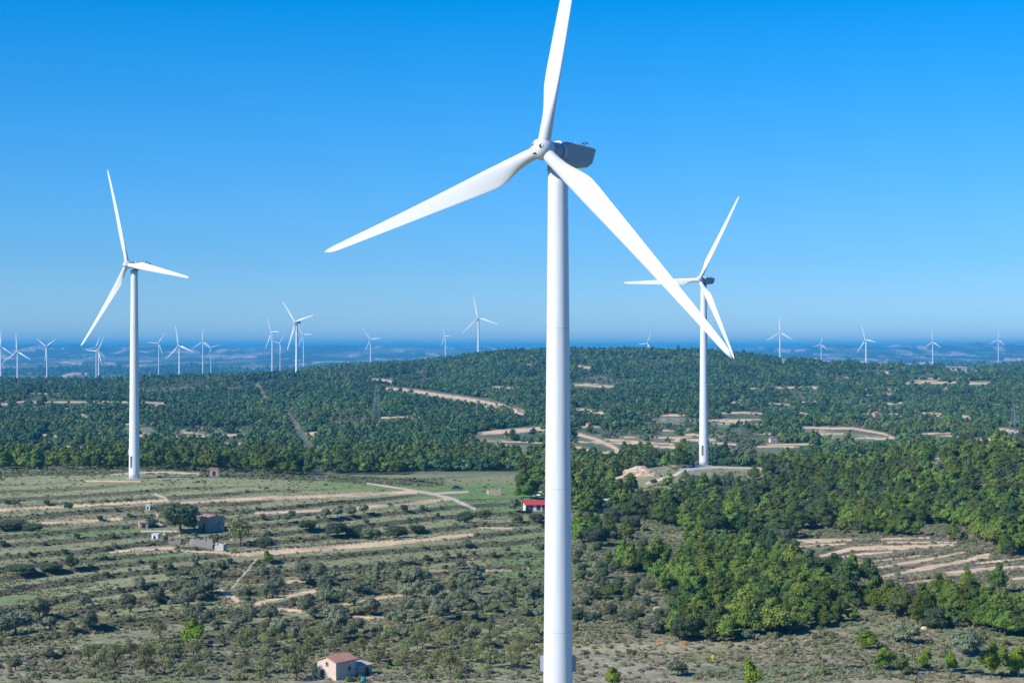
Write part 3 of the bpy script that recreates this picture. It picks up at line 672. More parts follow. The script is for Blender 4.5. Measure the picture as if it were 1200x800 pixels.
# distant farmhouses, each with its own wall, roof and window
def fh(px, py, wpx, hpx, lab, wall, roof, rz=15):
    p, s = place(px, py); W = wpx*s; H = hpx*s*.75
    gable_house('farmhouse', lab, 'farmhouse', p, R(rz), max(3, W), max(3, W*.6), H, H*.3, wall, roof, doors=[('f', 0, 0, W*.12, H*.6)], windows=[('f', -W*.28, H*.35, W*.1, H*.3), ('f', W*.28, H*.35, W*.1, H*.3)], group=None)
fh(906, 518, 9, 6, 'pale tan farmhouse alone in woodland, right of the gravel pad turbine', m_stucco, m_oldtile)
fh(1028, 491, 11, 8, 'pinkish farmhouse on the stony slope below the right skyline', m_pink, m_tile)
fh(1024, 547, 14, 5, 'long pink house half hidden by pines on the right ridge', m_pink, m_oldtile, 8)
fh(920, 551, 6, 4, 'little reddish cabin at the wood edge right of the gravel pad', m_pink, m_tile)
fh(1168, 441, 5, 4, 'distant white house, right one of two near the pale far fields', m_whitep, m_tile)
fh(1142, 437, 5, 3.5, 'distant white house, left one of two near the pale far fields', m_whitep, m_oldtile)
fh(1058, 434, 6, 4, 'distant pink farmstead left of the pale far fields', m_pink, m_tile, -10)
fh(608, 483, 6, 4.5, 'small tan farmhouse at the end of the long bare cutting', m_stucco, m_oldtile)
fh(690, 500, 5, 4, 'tan farmhouse just right of the nearest tower above the pale winding cutting', m_stucco, m_tile)
fh(594, 512, 5, 3, 'pinkish shed on bare soil between the cutting and the nearest tower', m_pink, m_tile)

# caravan
m_car = M('blue_car_paint', (.03, .06, .12), rough=.3, spec=.6); m_tyre = M('rubber', (.02, .02, .02), rough=.8); m_wv = M('white_van_paint', (.8, .81, .82), rough=.35, spec=.5)
def wheels(t, xs, ys, r):
    for x in xs:
        for y in ys:
            wme = small(lambda b: lathe(b, [(r*.6, -.11), (r, -.09), (r, .09), (r*.6, .11)], 18, 'Y'), 'wheel', m_tyre, True); wo = part('wheel', wme, t, (x, y, r))
            part('rim', small(lambda b: lathe(b, [(r*.58, -.12), (r*.58, .12)], 14, 'Y'), 'rim', m_grey), wo)
p, s = place(711, 592)
cv = thing('caravan', 'white rounded caravan with two dark windows at the pine edge', 'caravan', p+Vector((0, 1, 0)), R(8))
bm = bmesh.new(); add_poly_prism(bm, [(-1.7, -1, .45), (1.6, -1, .45), (1.75, -1, 1.0), (1.65, -1, 1.9), (1.3, -1, 2.25), (-1.3, -1, 2.25), (-1.72, -1, 1.9), (-1.8, -1, 1.0)], (0, 2, 0))
body = part('body', bm_mesh('body', bm, m_wv, bevel=.06), cv)
for x in (-.75, .65):
    part('window', small(lambda b: add_box(b, (-.38, -.03, 0), (.38, .03, .6)), 'window', m_glass, bevel=.01), cv, (x, -1.01, 1.2))
wheels(cv, (0,), (-.85, .85), .33)
part('tow_bar', small(lambda b: (add_bar(b, (-1.7, -.4, .5), (-2.7, 0, .5), .08), add_bar(b, (-1.7, .4, .5), (-2.7, 0, .5), .08), add_bar(b, (-2.5, 0, 0), (-2.5, 0, .55), .07)), 'tow_bar', m_grey), cv)
part('door', small(lambda b: add_box(b, (1.28, -1.03, .5), (1.6, -.97, 1.9)), 'door', m_nac), cv)
lm('the white caravan', p)
def car(px, py, rz, paint, lab, van=False):
    p, s = place(px, py); t = thing('parked_car' if not van else 'parked_van', lab, 'car' if not van else 'van', p+Vector((0, 0, .02)), R(rz))
    bm = bmesh.new()
    pr = [(-2.1, .35), (2.1, .35), (2.15, .75), (1.9, .88), (1.1, .95), (-1.9, .98), (-2.15, .8)] if not van else [(-2.2, .35), (2.2, .35), (2.25, .9), (1.7, 1.1), (1.2, 1.9), (-2.1, 1.9), (-2.2, 1.2)]
    add_poly_prism(bm, [(x, -.85, z) for x, z in pr], (0, 1.7, 0)); b_ = part('body', bm_mesh('body', bm, paint, bevel=.04), t)
    if not van:
        bm = bmesh.new(); add_poly_prism(bm, [(-1.7, -.75, .985), (1.05, -.75, .965), (.4, -.68, 1.45), (-1.3, -.68, 1.45)], (0, 1.45, 0)); part('cabin', bm_mesh('cabin', bm, m_glass, bevel=.03), t)
        bm = bmesh.new(); add_box(bm, (-1.3, -.66, 1.455), (.42, .75, 1.5)); part('roof', bm_mesh('roof', bm, paint), t)
    else:
        for x in (-1.2, .1): part('window', small(lambda b: add_box(b, (-.5, -.03, 0), (.5, .03, .5)), 'window', m_glass), t, (x, -.87, 1.2))
    wheels(t, (-1.35, 1.35), (-.78, .78), .34)
    for y in (-.55, .55): part('headlight', small(lambda b: add_box(b, (-.03, -.16, -.07), (.05, .16, .07)), 'headlight', m_whitep), t, (2.12, y, .68))
    return p
p = car(536, 573.5, 12, m_car, 'dark blue car parked on the green field near the track fork'); lm('the dark blue car', p)
p = car(633, 581.5, -20, m_wv, 'pale van parked by the pines just left of the nearest tower', True)

# rubble mound
def rock_mesh(rad, seed, mat, name='rock', flat=.6, sub=3):
    bm = bmesh.new(); bmesh.ops.create_icosphere(bm, subdivisions=sub, radius=1)
    for v in bm.verts:
        d = v.co.normalized(); f = 1+.35*float(fbm(d.x*2+seed, d.y*2+d.z*1.7, seed, 3)); v.co = Vector((d.x*rad[0]*f, d.y*rad[1]*f, d.z*rad[2]*f))
    return bm_mesh(name, bm, mat)
m_rubble = M('rubble', (.52, .39, .30), nscale=1.2, namp=.25, bump=.2, bscale=1.5)
p, s = place(748, 556)
mo = bpy.data.objects.new('rubble', rock_mesh((6.0, 4.5, 3.3), 5, m_rubble, 'rubble', sub=5)); COL.objects.link(mo); mo.location = p; mo['kind'] = 'stuff'; mo['label'] = 'heap of pale pinkish rubble left of the gravel pad'
lm('the pale rubble heap', p)
rk = [rock_mesh((.55, .5, .35), k, m_rubble if k % 2 else m_stone) for k in range(4)]
rocks = [(763,556,1.3),(731,557,1.2),(420,737,.6),(388,733,.7),(925,742,1.0),(905,748,.9),(945,752,1.0),(1083,737,1.3),(1088,744,.9),(66,728,1.3),(700,690,.8),(737,690,.9),(193,627,1.2),(211,628,1.0),(200,633,.9),(272,633,1.0),(620,667,.8),(554,656,.7),(556,644,.8),(566,634,.7),(930,752,.8),(1133,768,.9)]

# marker posts, dead trunks
def post(px, py, mat, lab, h, nm='marker_post'):
    p, s = place(px, py); t = thing(nm, lab, 'marker post', p)
    part('post', small(lambda b: add_box(b, (-.09, -.09, -.4), (.09, .09, h-.45)), 'post', mat), t)
    part('cap', small(lambda b: add_box(b, (-.26, -.14, h-.45), (.26, .14, h)), 'cap', mat, bevel=.04), t); return p
m_yel = M('yellow_paint', (.75, .58, .02), rough=.5); m_org = M('orange_paint', (.62, .22, .05), rough=.6)
p = post(835, 775, m_yel, 'bright yellow marker post standing in the dry grass strip', 1.15); lm('the yellow post', p)
post(770.5, 755, m_org, 'orange marker post where the dry strip meets the scrub, left of two', .95)
post(801.5, 756, m_org, 'orange marker post at the foot of the pines, right of two', .95)
post(497, 668, m_org, 'small orange post at the left end of a thin bare strip', .9)
post(450, 568, m_org, 'rusty post at the track start beyond the bare strips', 2.0)

# pylons and mast
m_galv = M('galvanised_steel', (.20, .24, .27), rough=.6, metal=.2)
def pylon(px, py, ytop, lab, wbase=5.5):
    p, s = place(px, py); h = (py-ytop)*s; t = thing('power_pylon', lab, 'pylon', p, R(25))
    wd = lambda z: wbase/2*(1-z/h*.85); tk = max(.13, .11*s)
    for sx in (-1, 1):
        for sy in (-1, 1): part('leg', small(lambda b: add_bar(b, (sx*wd(0), sy*wd(0), -1), (sx*wd(h), sy*wd(h), h), tk), 'leg', m_galv), t)
    def lat(b):
        n = 9
        for k in range(n):
            z0, z1 = h*k/n, h*(k+1)/n
            for (a, c) in (((-1, -1), (1, -1)), ((1, -1), (1, 1)), ((1, 1), (-1, 1)), ((-1, 1), (-1, -1))):
                add_bar(b, (a[0]*wd(z0), a[1]*wd(z0), z0), (c[0]*wd(z1), c[1]*wd(z1), z1), tk*.55); add_bar(b, (c[0]*wd(z0), c[1]*wd(z0), z0), (a[0]*wd(z1), a[1]*wd(z1), z1), tk*.55)
    part('bracing', small(lat, 'bracing', m_galv), t)
    for f, L in ((.97, 3.2), (.84, 4.6), (.71, 3.8)):
        part('cross_arm', small(lambda b: (add_bar(b, (-L, 0, h*f), (L, 0, h*f), tk), add_bar(b, (-L, 0, h*f), (0, 0, h*f+1.4), tk*.6), add_bar(b, (L, 0, h*f), (0, 0, h*f+1.4), tk*.6)), 'cross_arm', m_galv), t)
    return p
pylon(441, 492, 451, 'faint grey lattice pylon in the forest left of the nearest tower')
p = pylon(1189, 528, 474, 'grey lattice pylon on the wooded ridge at the right edge'); lm('the right-edge pylon', p)
p, s = place(382, 432)
mst = thing('radio_mast', 'thin faint radio mast beyond the ridge, right of the biggest distant turbine', 'mast', p)
part('pole', small(lambda b: lathe(b, [(.5, 0), (.3, 44*s)], 8), 'pole', m_galv), mst)

# ------------------------------------------------------------------ vegetation meshes
m_bark = M('bark', (.10, .075, .055), rough=.95)
def leaf_mat(name, c, rnd=.22, hv=.02):
    return M(name, c, rough=.75, rnd=rnd, huev=hv, nscale=.9, namp=.16, spec=.12)
LM_ = {'pine': leaf_mat('pine_needles', (.115, .168, .030), .45, .024), 'pine_y': leaf_mat('young_pine_needles', (.16, .225, .022)), 'pine_d': leaf_mat('dark_pine_needles', (.065, .10, .028), .3, .03),
       'olive': leaf_mat('olive_leaves', (.155, .18, .105), .28, .02), 'oak': leaf_mat('oak_leaves', (.08, .11, .055), .3, .02), 'scrub': leaf_mat('grey_scrub', (.195, .20, .115), .32, .035),
       'green': leaf_mat('green_scrub', (.155, .19, .07), .35, .03), 'almond': leaf_mat('thin_leaves', (.19, .21, .085), .3, .03), 'dead': leaf_mat('dead_twigs', (.13, .09, .09)),
       'grass': leaf_mat('dry_grass', (.34, .31, .19), .3, .02), 'far_y': leaf_mat('far_yellowish', (.125, .165, .045), .4, .02), 'far_g': leaf_mat('far_greyish', (.13, .145, .085), .4, .02), 'far_d': leaf_mat('far_dark', (.05, .095, .038), .4, .02), 'far': leaf_mat('far_woodland', (.072, .135, .045), .5, .03)}
def crown_np(lobes, n, size, seed, up=.25, jit=.9, core=True):
    """many small leaf-clump quads through the outer shell of the lobes, plus rough inner masses"""
    r = np.random.default_rng(seed); lob = np.array(lobes, float)
    wgt = (lob[:, 3]*lob[:, 4]*lob[:, 5])**(2/3); k = r.choice(len(lob), n, p=wgt/wgt.sum())
    d = r.normal(size=(n, 3)); d /= np.linalg.norm(d, axis=1)[:, None]; d[:, 2] = np.where(d[:, 2] < -.55, -d[:, 2], d[:, 2])
    rad = r.uniform(.72, 1.08, n)[:, None]*(1+.18*np.sin(d[:, :1]*5+seed)*np.cos(d[:, 1:2]*4))
    c = lob[k, :3]+d*lob[k, 3:6]*rad
    nrm = d+r.normal(size=(n, 3))*jit*.55; nrm[:, 2] += up; nrm /= np.linalg.norm(nrm, axis=1)[:, None]
    a = np.cross(nrm, r.normal(size=(n, 3))); a /= np.linalg.norm(a, axis=1)[:, None]; b = np.cross(nrm, a)
    s1 = (size*r.uniform(.55, 1.25, n))[:, None]; s2 = s1*r.uniform(.5, 1, n)[:, None]
    v = np.stack([c-a*s1-b*s2*.4, c+a*s1*.2-b*s2, c+a*s1+b*s2*.3, c-a*s1*.1+b*s2], 1).reshape(-1, 3)
    f = np.arange(n*4).reshape(-1, 4)
    if core:
        vs, fs = [v], [f]; off = len(v)
        for l in lob:
            th = np.linspace(0, math.pi, 6)[:, None]; ph = np.arange(8)[None]*2*math.pi/8
            x = np.sin(th)*np.cos(ph); y = np.sin(th)*np.sin(ph); z = np.cos(th)*np.ones_like(ph); wob = 1+.2*r.normal(size=x.shape)
            g = np.stack([x*wob*l[3]*.74+l[0], y*wob*l[4]*.74+l[1], z*l[5]*.74*wob+l[2]], -1).reshape(-1, 3)
            ff = [[i*8+j, i*8+(j+1) % 8, (i+1)*8+(j+1) % 8, (i+1)*8+j] for i in range(5) for j in range(8)]
            vs.append(g); fs.append(np.array(ff)+off); off += len(g)
        v = np.concatenate(vs); f = np.concatenate(fs)
    return v, f
def trunk_mesh(h, r0, limbs, seed, mat=None):
    bm = bmesh.new(); rr = random.Random(seed)
    def limb(p, q_, ra, rb, seg=7):
        p, q_ = Vector(p), Vector(q_); d = (q_-p); rot = d.to_track_quat('Z', 'Y').to_matrix(); prev = None
        mid = p+d*.5+Vector((rr.uniform(-.1, .1), rr.uniform(-.1, .1), 0))*d.length
        for c, ra_ in ((p, ra), (mid, (ra+rb)/2), (q_, rb)):
            ring = [bm.verts.new(c+rot @ Vector((math.cos(2*math.pi*k/seg)*ra_, math.sin(2*math.pi*k/seg)*ra_, 0))) for k in range(seg)]
            if prev:
                for k in range(seg): bm.faces.new((prev[k], prev[(k+1) % seg], ring[(k+1) % seg], ring[k]))
            prev = ring
        bm.faces.new(prev)
    limb((0, 0, -.6), (0, 0, h), r0, r0*.5)
    for l in limbs: limb((0, 0, h*rr.uniform(.35, .9)), l, r0*.45, r0*.15)
    return bm_mesh('trunk', bm, mat or m_bark, smooth=True)
def pine_lobes(r, h, w):
    L = []; n = r.randint(8, 12)
    lean = (r.uniform(-.12, .12), r.uniform(-.12, .12))
    for k in range(n):
        t = (k+.3)/n; z = h*(.30+.62*t); rad = w*.5*(math.sin(math.pi*min(1, .30+.72*t))**.8)*r.uniform(.75, 1.1); a = r.uniform(0, 6.28)+k*2.4
        o = rad*.62; s_ = max(.55, rad*.62)
        L.append((math.cos(a)*o+lean[0]*z, math.sin(a)*o+lean[1]*z, z, s_*1.1, s_*1.1, s_*.72))
    L.append((lean[0]*h, lean[1]*h, h*.9, w*.18, w*.18, h*.11)); L.append((0, 0, h*.55, w*.3, w*.3, h*.22))
    return L
def round_lobes(r, h, w, n=8, z0=.3):
    L = [(0, 0, h*.58, w*.32, w*.32, h*.3)]
    for k in range(n):
        a = k*2*math.pi/n+r.uniform(-.4, .4); o = w*.28*r.uniform(.7, 1.1); z = h*r.uniform(z0+.1, .78); s_ = w*r.uniform(.16, .25)
        L.append((math.cos(a)*o, math.sin(a)*o, z, s_, s_, s_*.8))
    L.append((r.uniform(-.1, .1)*w, r.uniform(-.1, .1)*w, h*.82, w*.2, w*.2, h*.15)); return L
def low_lobes(r, h, w, n=6):
    L = [(0, 0, h*.35, w*.34, w*.34, h*.4)]
    for k in range(n):
        a = r.uniform(0, 6.28); o = w*.3*r.uniform(.5, 1.1); s_ = w*r.uniform(.14, .24); L.append((math.cos(a)*o, math.sin(a)*o, h*r.uniform(.3, .65), s_, s_, min(s_, h*.35)))
    return L
KINDS = {}       # kind -> list of (crown mesh, trunk mesh or None, width, height)
def mk(kind, mat, lobef, h, w, nleaf, lsize, nvar, trunk=True, **kw):
    lst = []
    for v_ in range(nvar):
        r = random.Random(hash((kind, v_)) % 9999 if False else sum(map(ord, kind))*17+v_)
        L = lobef(r, h, w)
        v, f = crown_np(L, nleaf, lsize, v_*13+sum(map(ord, kind)) % 97, **kw)
        me = mesh_np('crown', v, f, LM_[mat], smooth=False)
        tr = trunk_mesh(h*.62, max(.06, w*.035), [(l[0], l[1], l[2]) for l in L[1:6]], v_, LM_['dead'] if kind == 'dead_tree' else None) if trunk else None
        lst.append((me, tr, w, h))
    KINDS[kind] = lst
mk('pine', 'pine', pine_lobes, 6.5, 4.8, 2600, .17, 6)
mk('pine_dark', 'pine_d', pine_lobes, 6.8, 5.4, 2600, .18, 4)
mk('pine_young', 'pine_y', pine_lobes, 4.0, 3.0, 2000, .14, 3)
mk('olive', 'olive', round_lobes, 3.4, 4.0, 2200, .13, 5)
mk('oak', 'oak', lambda r, h, w: round_lobes(r, h, w, 12, .2), 5.5, 7.0, 4200, .18, 3)
mk('almond', 'almond', lambda r, h, w: round_lobes(r, h, w, 9, .25), 3.4, 3.8, 1500, .11, 4, core=False)
mk('bush', 'green', low_lobes, 1.15, 2.2, 900, .12, 4, trunk=False)
mk('scrub', 'scrub', low_lobes, .9, 1.9, 600, .10, 4, trunk=False)
mk('dead_tree', 'dead', pine_lobes, 6.5, 3.2, 1300, .10, 1, core=False)
# ------------------------------------------------------------------ where plants stand
stripmask = np.zeros((800, 1260), bool)
vis = (cls > 0) & (cls != 4) & (PY <= Vmin+.6) & (PXg > -25) & (PXg < 1230) & (PY > 395) & (PY < 799)
stripmask[PY[vis].astype(int), (PXg[vis]+30).astype(int)] = True
sm = stripmask.copy(); sm[1:] |= stripmask[:-1]; sm[:, 1:] |= stripmask[:, :-1]
smc = np.vstack([np.zeros((1, 1260), int), np.cumsum(sm.astype(int), 0)])
def hides_strip(x, y, h, p=.93, seed=1):
    px, py = pix(x, y); hp = h*F/y; c = np.clip((px+30).astype(int), 0, 1259); b_ = np.clip(py.astype(int)-1, 0, 799); t_ = np.clip((py-hp).astype(int), 0, 799)
    hit = (smc[b_, c]-smc[np.minimum(t_, b_), c]) > 0
    p = np.where((px > 290) & (px < 392) & (py > 440) & (py < 585), .82, p)
    return hit & (np.random.default_rng(seed).random(len(x)) < p)

def pip(px, py, poly):
    inside = np.zeros(px.shape, bool); n = len(poly)
    for i in range(n):
        x1, y1 = poly[i]; x2, y2 = poly[(i+1) % n]
        if y1 == y2: continue
        c = ((y1 > py) != (y2 > py)) & (px < (x2-x1)*(py-y1)/(y2-y1)+x1); inside ^= c
    return inside
WOODR = [(676, 545), (700, 530), (735, 522), (762, 545), (758, 566), (800, 556), (850, 555), (900, 549), (1400, 480), (1400, 640), (1150, 648), (1120, 634), (1050, 626), (930, 626), (925, 640), (965, 660), (1000, 676), (1060, 686), (1130, 684), (1400, 690), (1400, 745), (1110, 742), (1075, 730), (1035, 722), (1000, 735), (960, 738), (880, 750), (788, 757), (775, 735), (800, 705), (770, 690), (730, 665), (700, 650), (676, 640)]
CLUMP = [(604, 583), (606, 566), (625, 558), (676, 550), (676, 585), (640, 585)]
EXCL = [(925, 627), (1125, 627), (1170, 645), (1215, 655), (1215, 692), (1150, 690), (1060, 692), (1000, 682), (955, 663)]
def scatter(n, Y0, Y1, u0=-.32, u1=.32, seed=0):
    r = np.random.default_rng(seed); Y = np.sqrt(r.uniform(Y0*Y0, Y1*Y1, n)); uu = r.uniform(u0, u1, n); return uu*Y, Y
def thin(x, y, dmin, pri=None):
    """grid-based minimum spacing"""
    keep = []; cell = {}; order = range(len(x))
    for i in order:
        cx, cy = int(x[i]//dmin), int(y[i]//dmin); ok = True
        for a in (-1, 0, 1):
            for b in (-1, 0, 1):
                for j in cell.get((cx+a, cy+b), ()):
                    if (x[i]-x[j])**2+(y[i]-y[j])**2 < dmin*dmin: ok = False; break
                if not ok: break
            if not ok: break
        if ok: cell.setdefault((cx, cy), []).append(i); keep.append(i)
    return np.array(keep, int)
def pix(x, y): z = gz(x, y); return 600+F*x/y, HY-F*z/y
ground_class = lambda x, y: gfield(cls, x, y)
plants = []      # (kind, x, y, scale, own label)
def explicit(kind, px, pybase, wpx, lab=None, hs=1.0):
    x, Y, z = spot(px, pybase); base = KINDS[kind][0][2]; plants.append((kind, x, Y, wpx*Y/F/base, lab, hs))
X_ = [
 ('oak', 212, 625, 50, 'broad dark oak spreading beside the stone barn, biggest tree of the farmyard', .95), ('olive', 177, 618, 13, 'small green tree beside the pink hut with the arched mouth', 1.1),
 ('almond', 280, 640, 34, 'thin green-grey tree right of the stone barn, above the wall stub', 1.2), ('bush', 250, 636, 16, 'round green bush in front of the dark barn wall', 1.3),
 ('pine_dark', 83, 668, 15, 'upright dark tree alone on a terrace with its shadow to the right', 1.0), ('pine_young', 231, 760, 26, 'vivid yellow-green young pine among grey olives, lower left', 1.0),
 ('pine_young', 532, 690, 11, 'small yellow-green bush on the slope, left one of a bright pair', .8), ('pine_young', 542, 686, 9, 'small yellow-green bush on the slope, right one of a bright pair', .8),
 ('pine_young', 880, 806, 28, 'bright round young pine cut by the bottom edge, right of the yellow post', .9), ('pine_young', 719, 806, 20, 'young pine cut by the bottom edge, right of the nearest tower', .9),
 ('pine_young', 1018, 760, 22, 'round bright green bush tree alone on the pale slope', .8), ('olive', 794, 792, 30, 'grey-green round bush on dry grass below the yellow post', .7), ('bush', 819, 794, 16, 'low dark bush just right of the grey-green round bush', .8),
 ('olive', 1132, 768, 40, 'big grey-green bushy tree below the dense pines, lower right', .95), ('olive', 1064, 755, 36, 'wide grey-green tree above the row of young pines', .9), ('olive', 1050, 752, 24, 'smaller grey-green tree leaning against the wide one', .8),
 ('pine_young', 1040, 784, 24, 'bright pine at the left end of the lower right hedge row', .8), ('pine_dark', 1057, 792, 20, 'dark upright pine in the lower right hedge row', 1.0), ('pine_young', 1085, 784, 22, 'green bush, third in the lower right hedge row', .8),
 ('pine_young', 1113, 786, 17, 'round bright bush, fourth in the lower right hedge row', 1), ('pine_young', 1159, 795, 28, 'tall yellow-green pine near the lower right corner', 1.1), ('pine_young', 1194, 793, 28, 'yellow-green pine touching the right edge at the bottom', 1.1),
 ('pine_young', 1176, 780, 18, 'half-grown green pine between the two tall corner pines', 1.0), ('dead_tree', 1066, 716, 22, 'dead purplish-brown pine standing between two dense green groves', 1.0), ('dead_tree', 1183, 655, 10, 'small reddish dead tree at the right end of the pale terraces', .6),
 ('olive', 104, 738, 28, 'round olive tree on the lower left slope with dark shadow, nearest of a row', 1.05), ('olive', 151, 718, 25, 'olive tree with dark shadow, middle of three on a terrace lip', 1.05), ('olive', 184, 708, 22, 'olive tree with dark shadow, right of three on a terrace lip', 1.05),
 ('olive', 164, 690, 18, 'small olive tree above the row of three shadowed olives', 1.0), ('olive', 20, 742, 42, 'wide grey olive clump at the left edge', .85), ('olive', 3, 745, 34, 'grey olive cut by the left edge', .9), ('olive', 46, 725, 30, 'grey olive behind the wide clump at the left edge', .9), ('olive', 58, 738, 18, 'small silvery olive right of the wide clump', 1.1),
 ('olive', 56, 772, 18, 'round green olive bush at the lower left', .9), ('olive', 18, 785, 18, 'teal-green bush close to the lower left corner', .9), ('olive', 83, 740, 12, 'tiny olive left of the nearest shadowed olive', 1.2),
 ('oak', 474, 600, 11, 'dark round tree at the end of the tan terrace strip', .9), ('oak', 80, 596, 12, 'dark bush on the pale strip, left half of the plateau', .9), ('oak', 55, 593, 9, 'dark round bush on the strip edge, near the left side', .9), ('oak', 18, 592, 12, 'low dark bush at the far left of the bare strips', .6), ('oak', 9, 591, 10, 'dark bush beside the track strip at the left edge', .7),
 ('pine_young', 314, 660, 13, 'yellowish bush below the orange-tan strip', .8), ('olive', 342, 607, 11, None, 1), ('olive', 382, 608, 15, 'grey olive, first of the olive row above the long hedge', 1), ('olive', 396, 607, 15, 'grey olive, second of the olive row above the long hedge', 1), ('olive', 411, 606, 15, 'grey olive, third of the olive row above the long hedge', 1), ('olive', 426, 603, 13, 'grey olive, right end of the olive row above the long hedge', 1.1),
 ('olive', 336, 612, 12, None, 1), ('olive', 325, 611, 10, None, 1), ('olive', 308, 610, 10, None, 1), ('oak', 395, 628, 34, None, .6), ('oak', 360, 622, 26, None, .6), ('oak', 435, 632, 30, None, .6), ('oak', 465, 630, 32, None, .6), ('oak', 490, 626, 24, None, .6), ('oak', 415, 630, 22, None, .7),
 ('oak', 310, 642, 26, None, .6), ('oak', 12, 622, 38, 'broad low thicket on the left bank beside the bare strip', .45), ('oak', 40, 622, 28, None, .4), ('oak', 25, 672, 40, None, .35), ('oak', 60, 670, 34, None, .35),
 ('oak', 545, 612, 26, None, .6), ('oak', 567, 608, 18, None, .7), ('olive', 603, 600, 16, 'green tree just left of the red-roofed house', 1.3), ('oak', 630, 612, 22, None, .6), ('oak', 607, 612, 14, None, .8),
 ('pine', 612, 578, 22, None, 1), ('pine', 628, 576, 22, None, 1), ('pine', 640, 575, 22, None, 1.05),
 ('olive', 484, 690, 30, 'large grey-green olive with dark shadow above the olive grove', .95), ('olive', 465, 683, 18, None, 1.2), ('olive', 434, 722, 24, 'spreading olive on bare soil in the middle of the olive grove', 1.1),
 ('oak', 700, 640, 38, None, .8), ('oak', 755, 600, 40, None, .7), ('oak', 720, 612, 32, None, .7), ('oak', 740, 622, 28, None, .8),
 ('pine', 713, 702, 15, None, 1), ('pine', 736, 704, 11, None, 1), ('oak', 725, 700, 16, None, 1), ('oak', 745, 722, 18, None, .6), ('olive', 765, 742, 30, None, .8), ('oak', 740, 766, 15, None, .5),
 ('oak', 372, 790, 16, None, 1.1), ('bush', 409, 798, 18, 'bright green hedge bush in front of the cream house dark wall', .7), ('bush', 422, 798, 16, None, .8), ('almond', 345, 797, 40, 'spreading olive-brown tree left of the cream house', 1),
]
for a in X_: explicit(a[0], a[1], a[2], a[3], a[4], a[5] if len(a) > 5 else 1.0)
ex = np.array([[p_[1], p_[2], KINDS[p_[0]][0][2]*p_[3]*.45] for p_ in plants])
def clear_of(x, y, extra=.3):
    ok = np.ones(len(x), bool)
    for a, b, c in ex: ok &= (x-a)**2+(y-b)**2 > (c+extra)**2
    for o in COL.objects:
        if o.type == 'EMPTY' and o.get('category') and o.location.y < 1000 and o['category'] not in ('marker post',):
            ok &= (x-o.location.x)**2+(y-o.location.y)**2 > (5.5 if o['category'] not in ('hut', 'ruin', 'car', 'barrel') else 2.5)**2
    # keep lines of sight to the small houses and vehicles open
    for (cx, cy, rx, ry) in ((397, 800, 28, 7), (711, 598, 9, 10), (625, 605, 16, 6), (536, 578, 9, 5), (579, 583, 10, 5), (251, 560, 7, 5), (744, 563, 22, 10), (822, 556, 12, 9), (780, 562, 25, 4), (157, 558, 12, 8)):
        px, py = pix(x, y); ok &= ((px-cx)/rx)**2+((py-cy)/ry)**2 > 1
    return ok
# right-hand woods
x, y = scatter(33000, 285, 900, -.05, .38, 101); px, py = pix(x, y); px0, py0 = px, py; px = px+26*fbm(x/20, y/20, 207, 3); py = py+20*fbm(x/22+5, y/22, 209, 3)
m = (pip(px, py, WOODR) | pip(px, py, CLUMP)) & ~pip(px, py, EXCL) & (ground_class(x, y) == 0) & (gfield(halo, x, y) < .5) & clear_of(x, y, .6)
dn = fbm(x/30, y/30, 201, 3); m &= ~hides_strip(x, y, 7.2, .97); mixz = (px < 800) & (py > 610) & (py < 715)
m &= np.where(mixz, dn > -.03, dn > -.36)
x, y = x[m], y[m]; k = thin(x, y, 2.95); x, y = x[k], y[k]
tone = fbm(x/45, y/70, 203, 3)+.35*rng.normal(size=len(x))
wood = [('pine' if t > -.12 else ('pine_dark' if t > -.33 else 'oak'), a, b, float(np.clip(rng.normal(.86, .19), .45, 1.3))*(1 if t > -.33 else .7)) for t, a, b in zip(tone, x, y)]
# beyond the left turbine: nearest trees of the far wood
x, y = scatter(14000, 700, 980, -.33, .1, 103); px, py = pix(x, y)
m = (py < 556-0*px) & (ground_class(x, y) == 0) & clear_of(x, y) & (y > 700+30*fbm(x/50, y/50, 7, 2)) & ((px < 470) | (py < 548)) & (fbm(x/40, y/40, 205, 3) > -.3)
m &= ~hides_strip(x, y, 7.5)
x, y = x[m], y[m]; k = thin(x, y, 5.0); x, y = x[k], y[k]
wood2 = [('pine' if rng.random() < .7 else 'pine_dark', a, b, float(rng.uniform(.8, 1.35))) for a, b in zip(x, y)]
allp = sorted(wood+wood2, key=lambda p_: p_[2]/p_[3])
vis_px = lambda a: abs(a[1]/a[2]) < .302
ind = [p_ for p_ in allp if vis_px(p_)]
npine = sum('pine' in p_[0] for p_ in plants)
sel, rest = ind[:300-npine], ind[300-npine:]+[p_ for p_ in allp if not vis_px(p_)]
woak = [p_ for p_ in sel if p_[0] == 'oak']
plants += [(k_, a, b, s_, None, 1.0) for k_, a, b, s_ in sel]
forest_pts = list(rest)
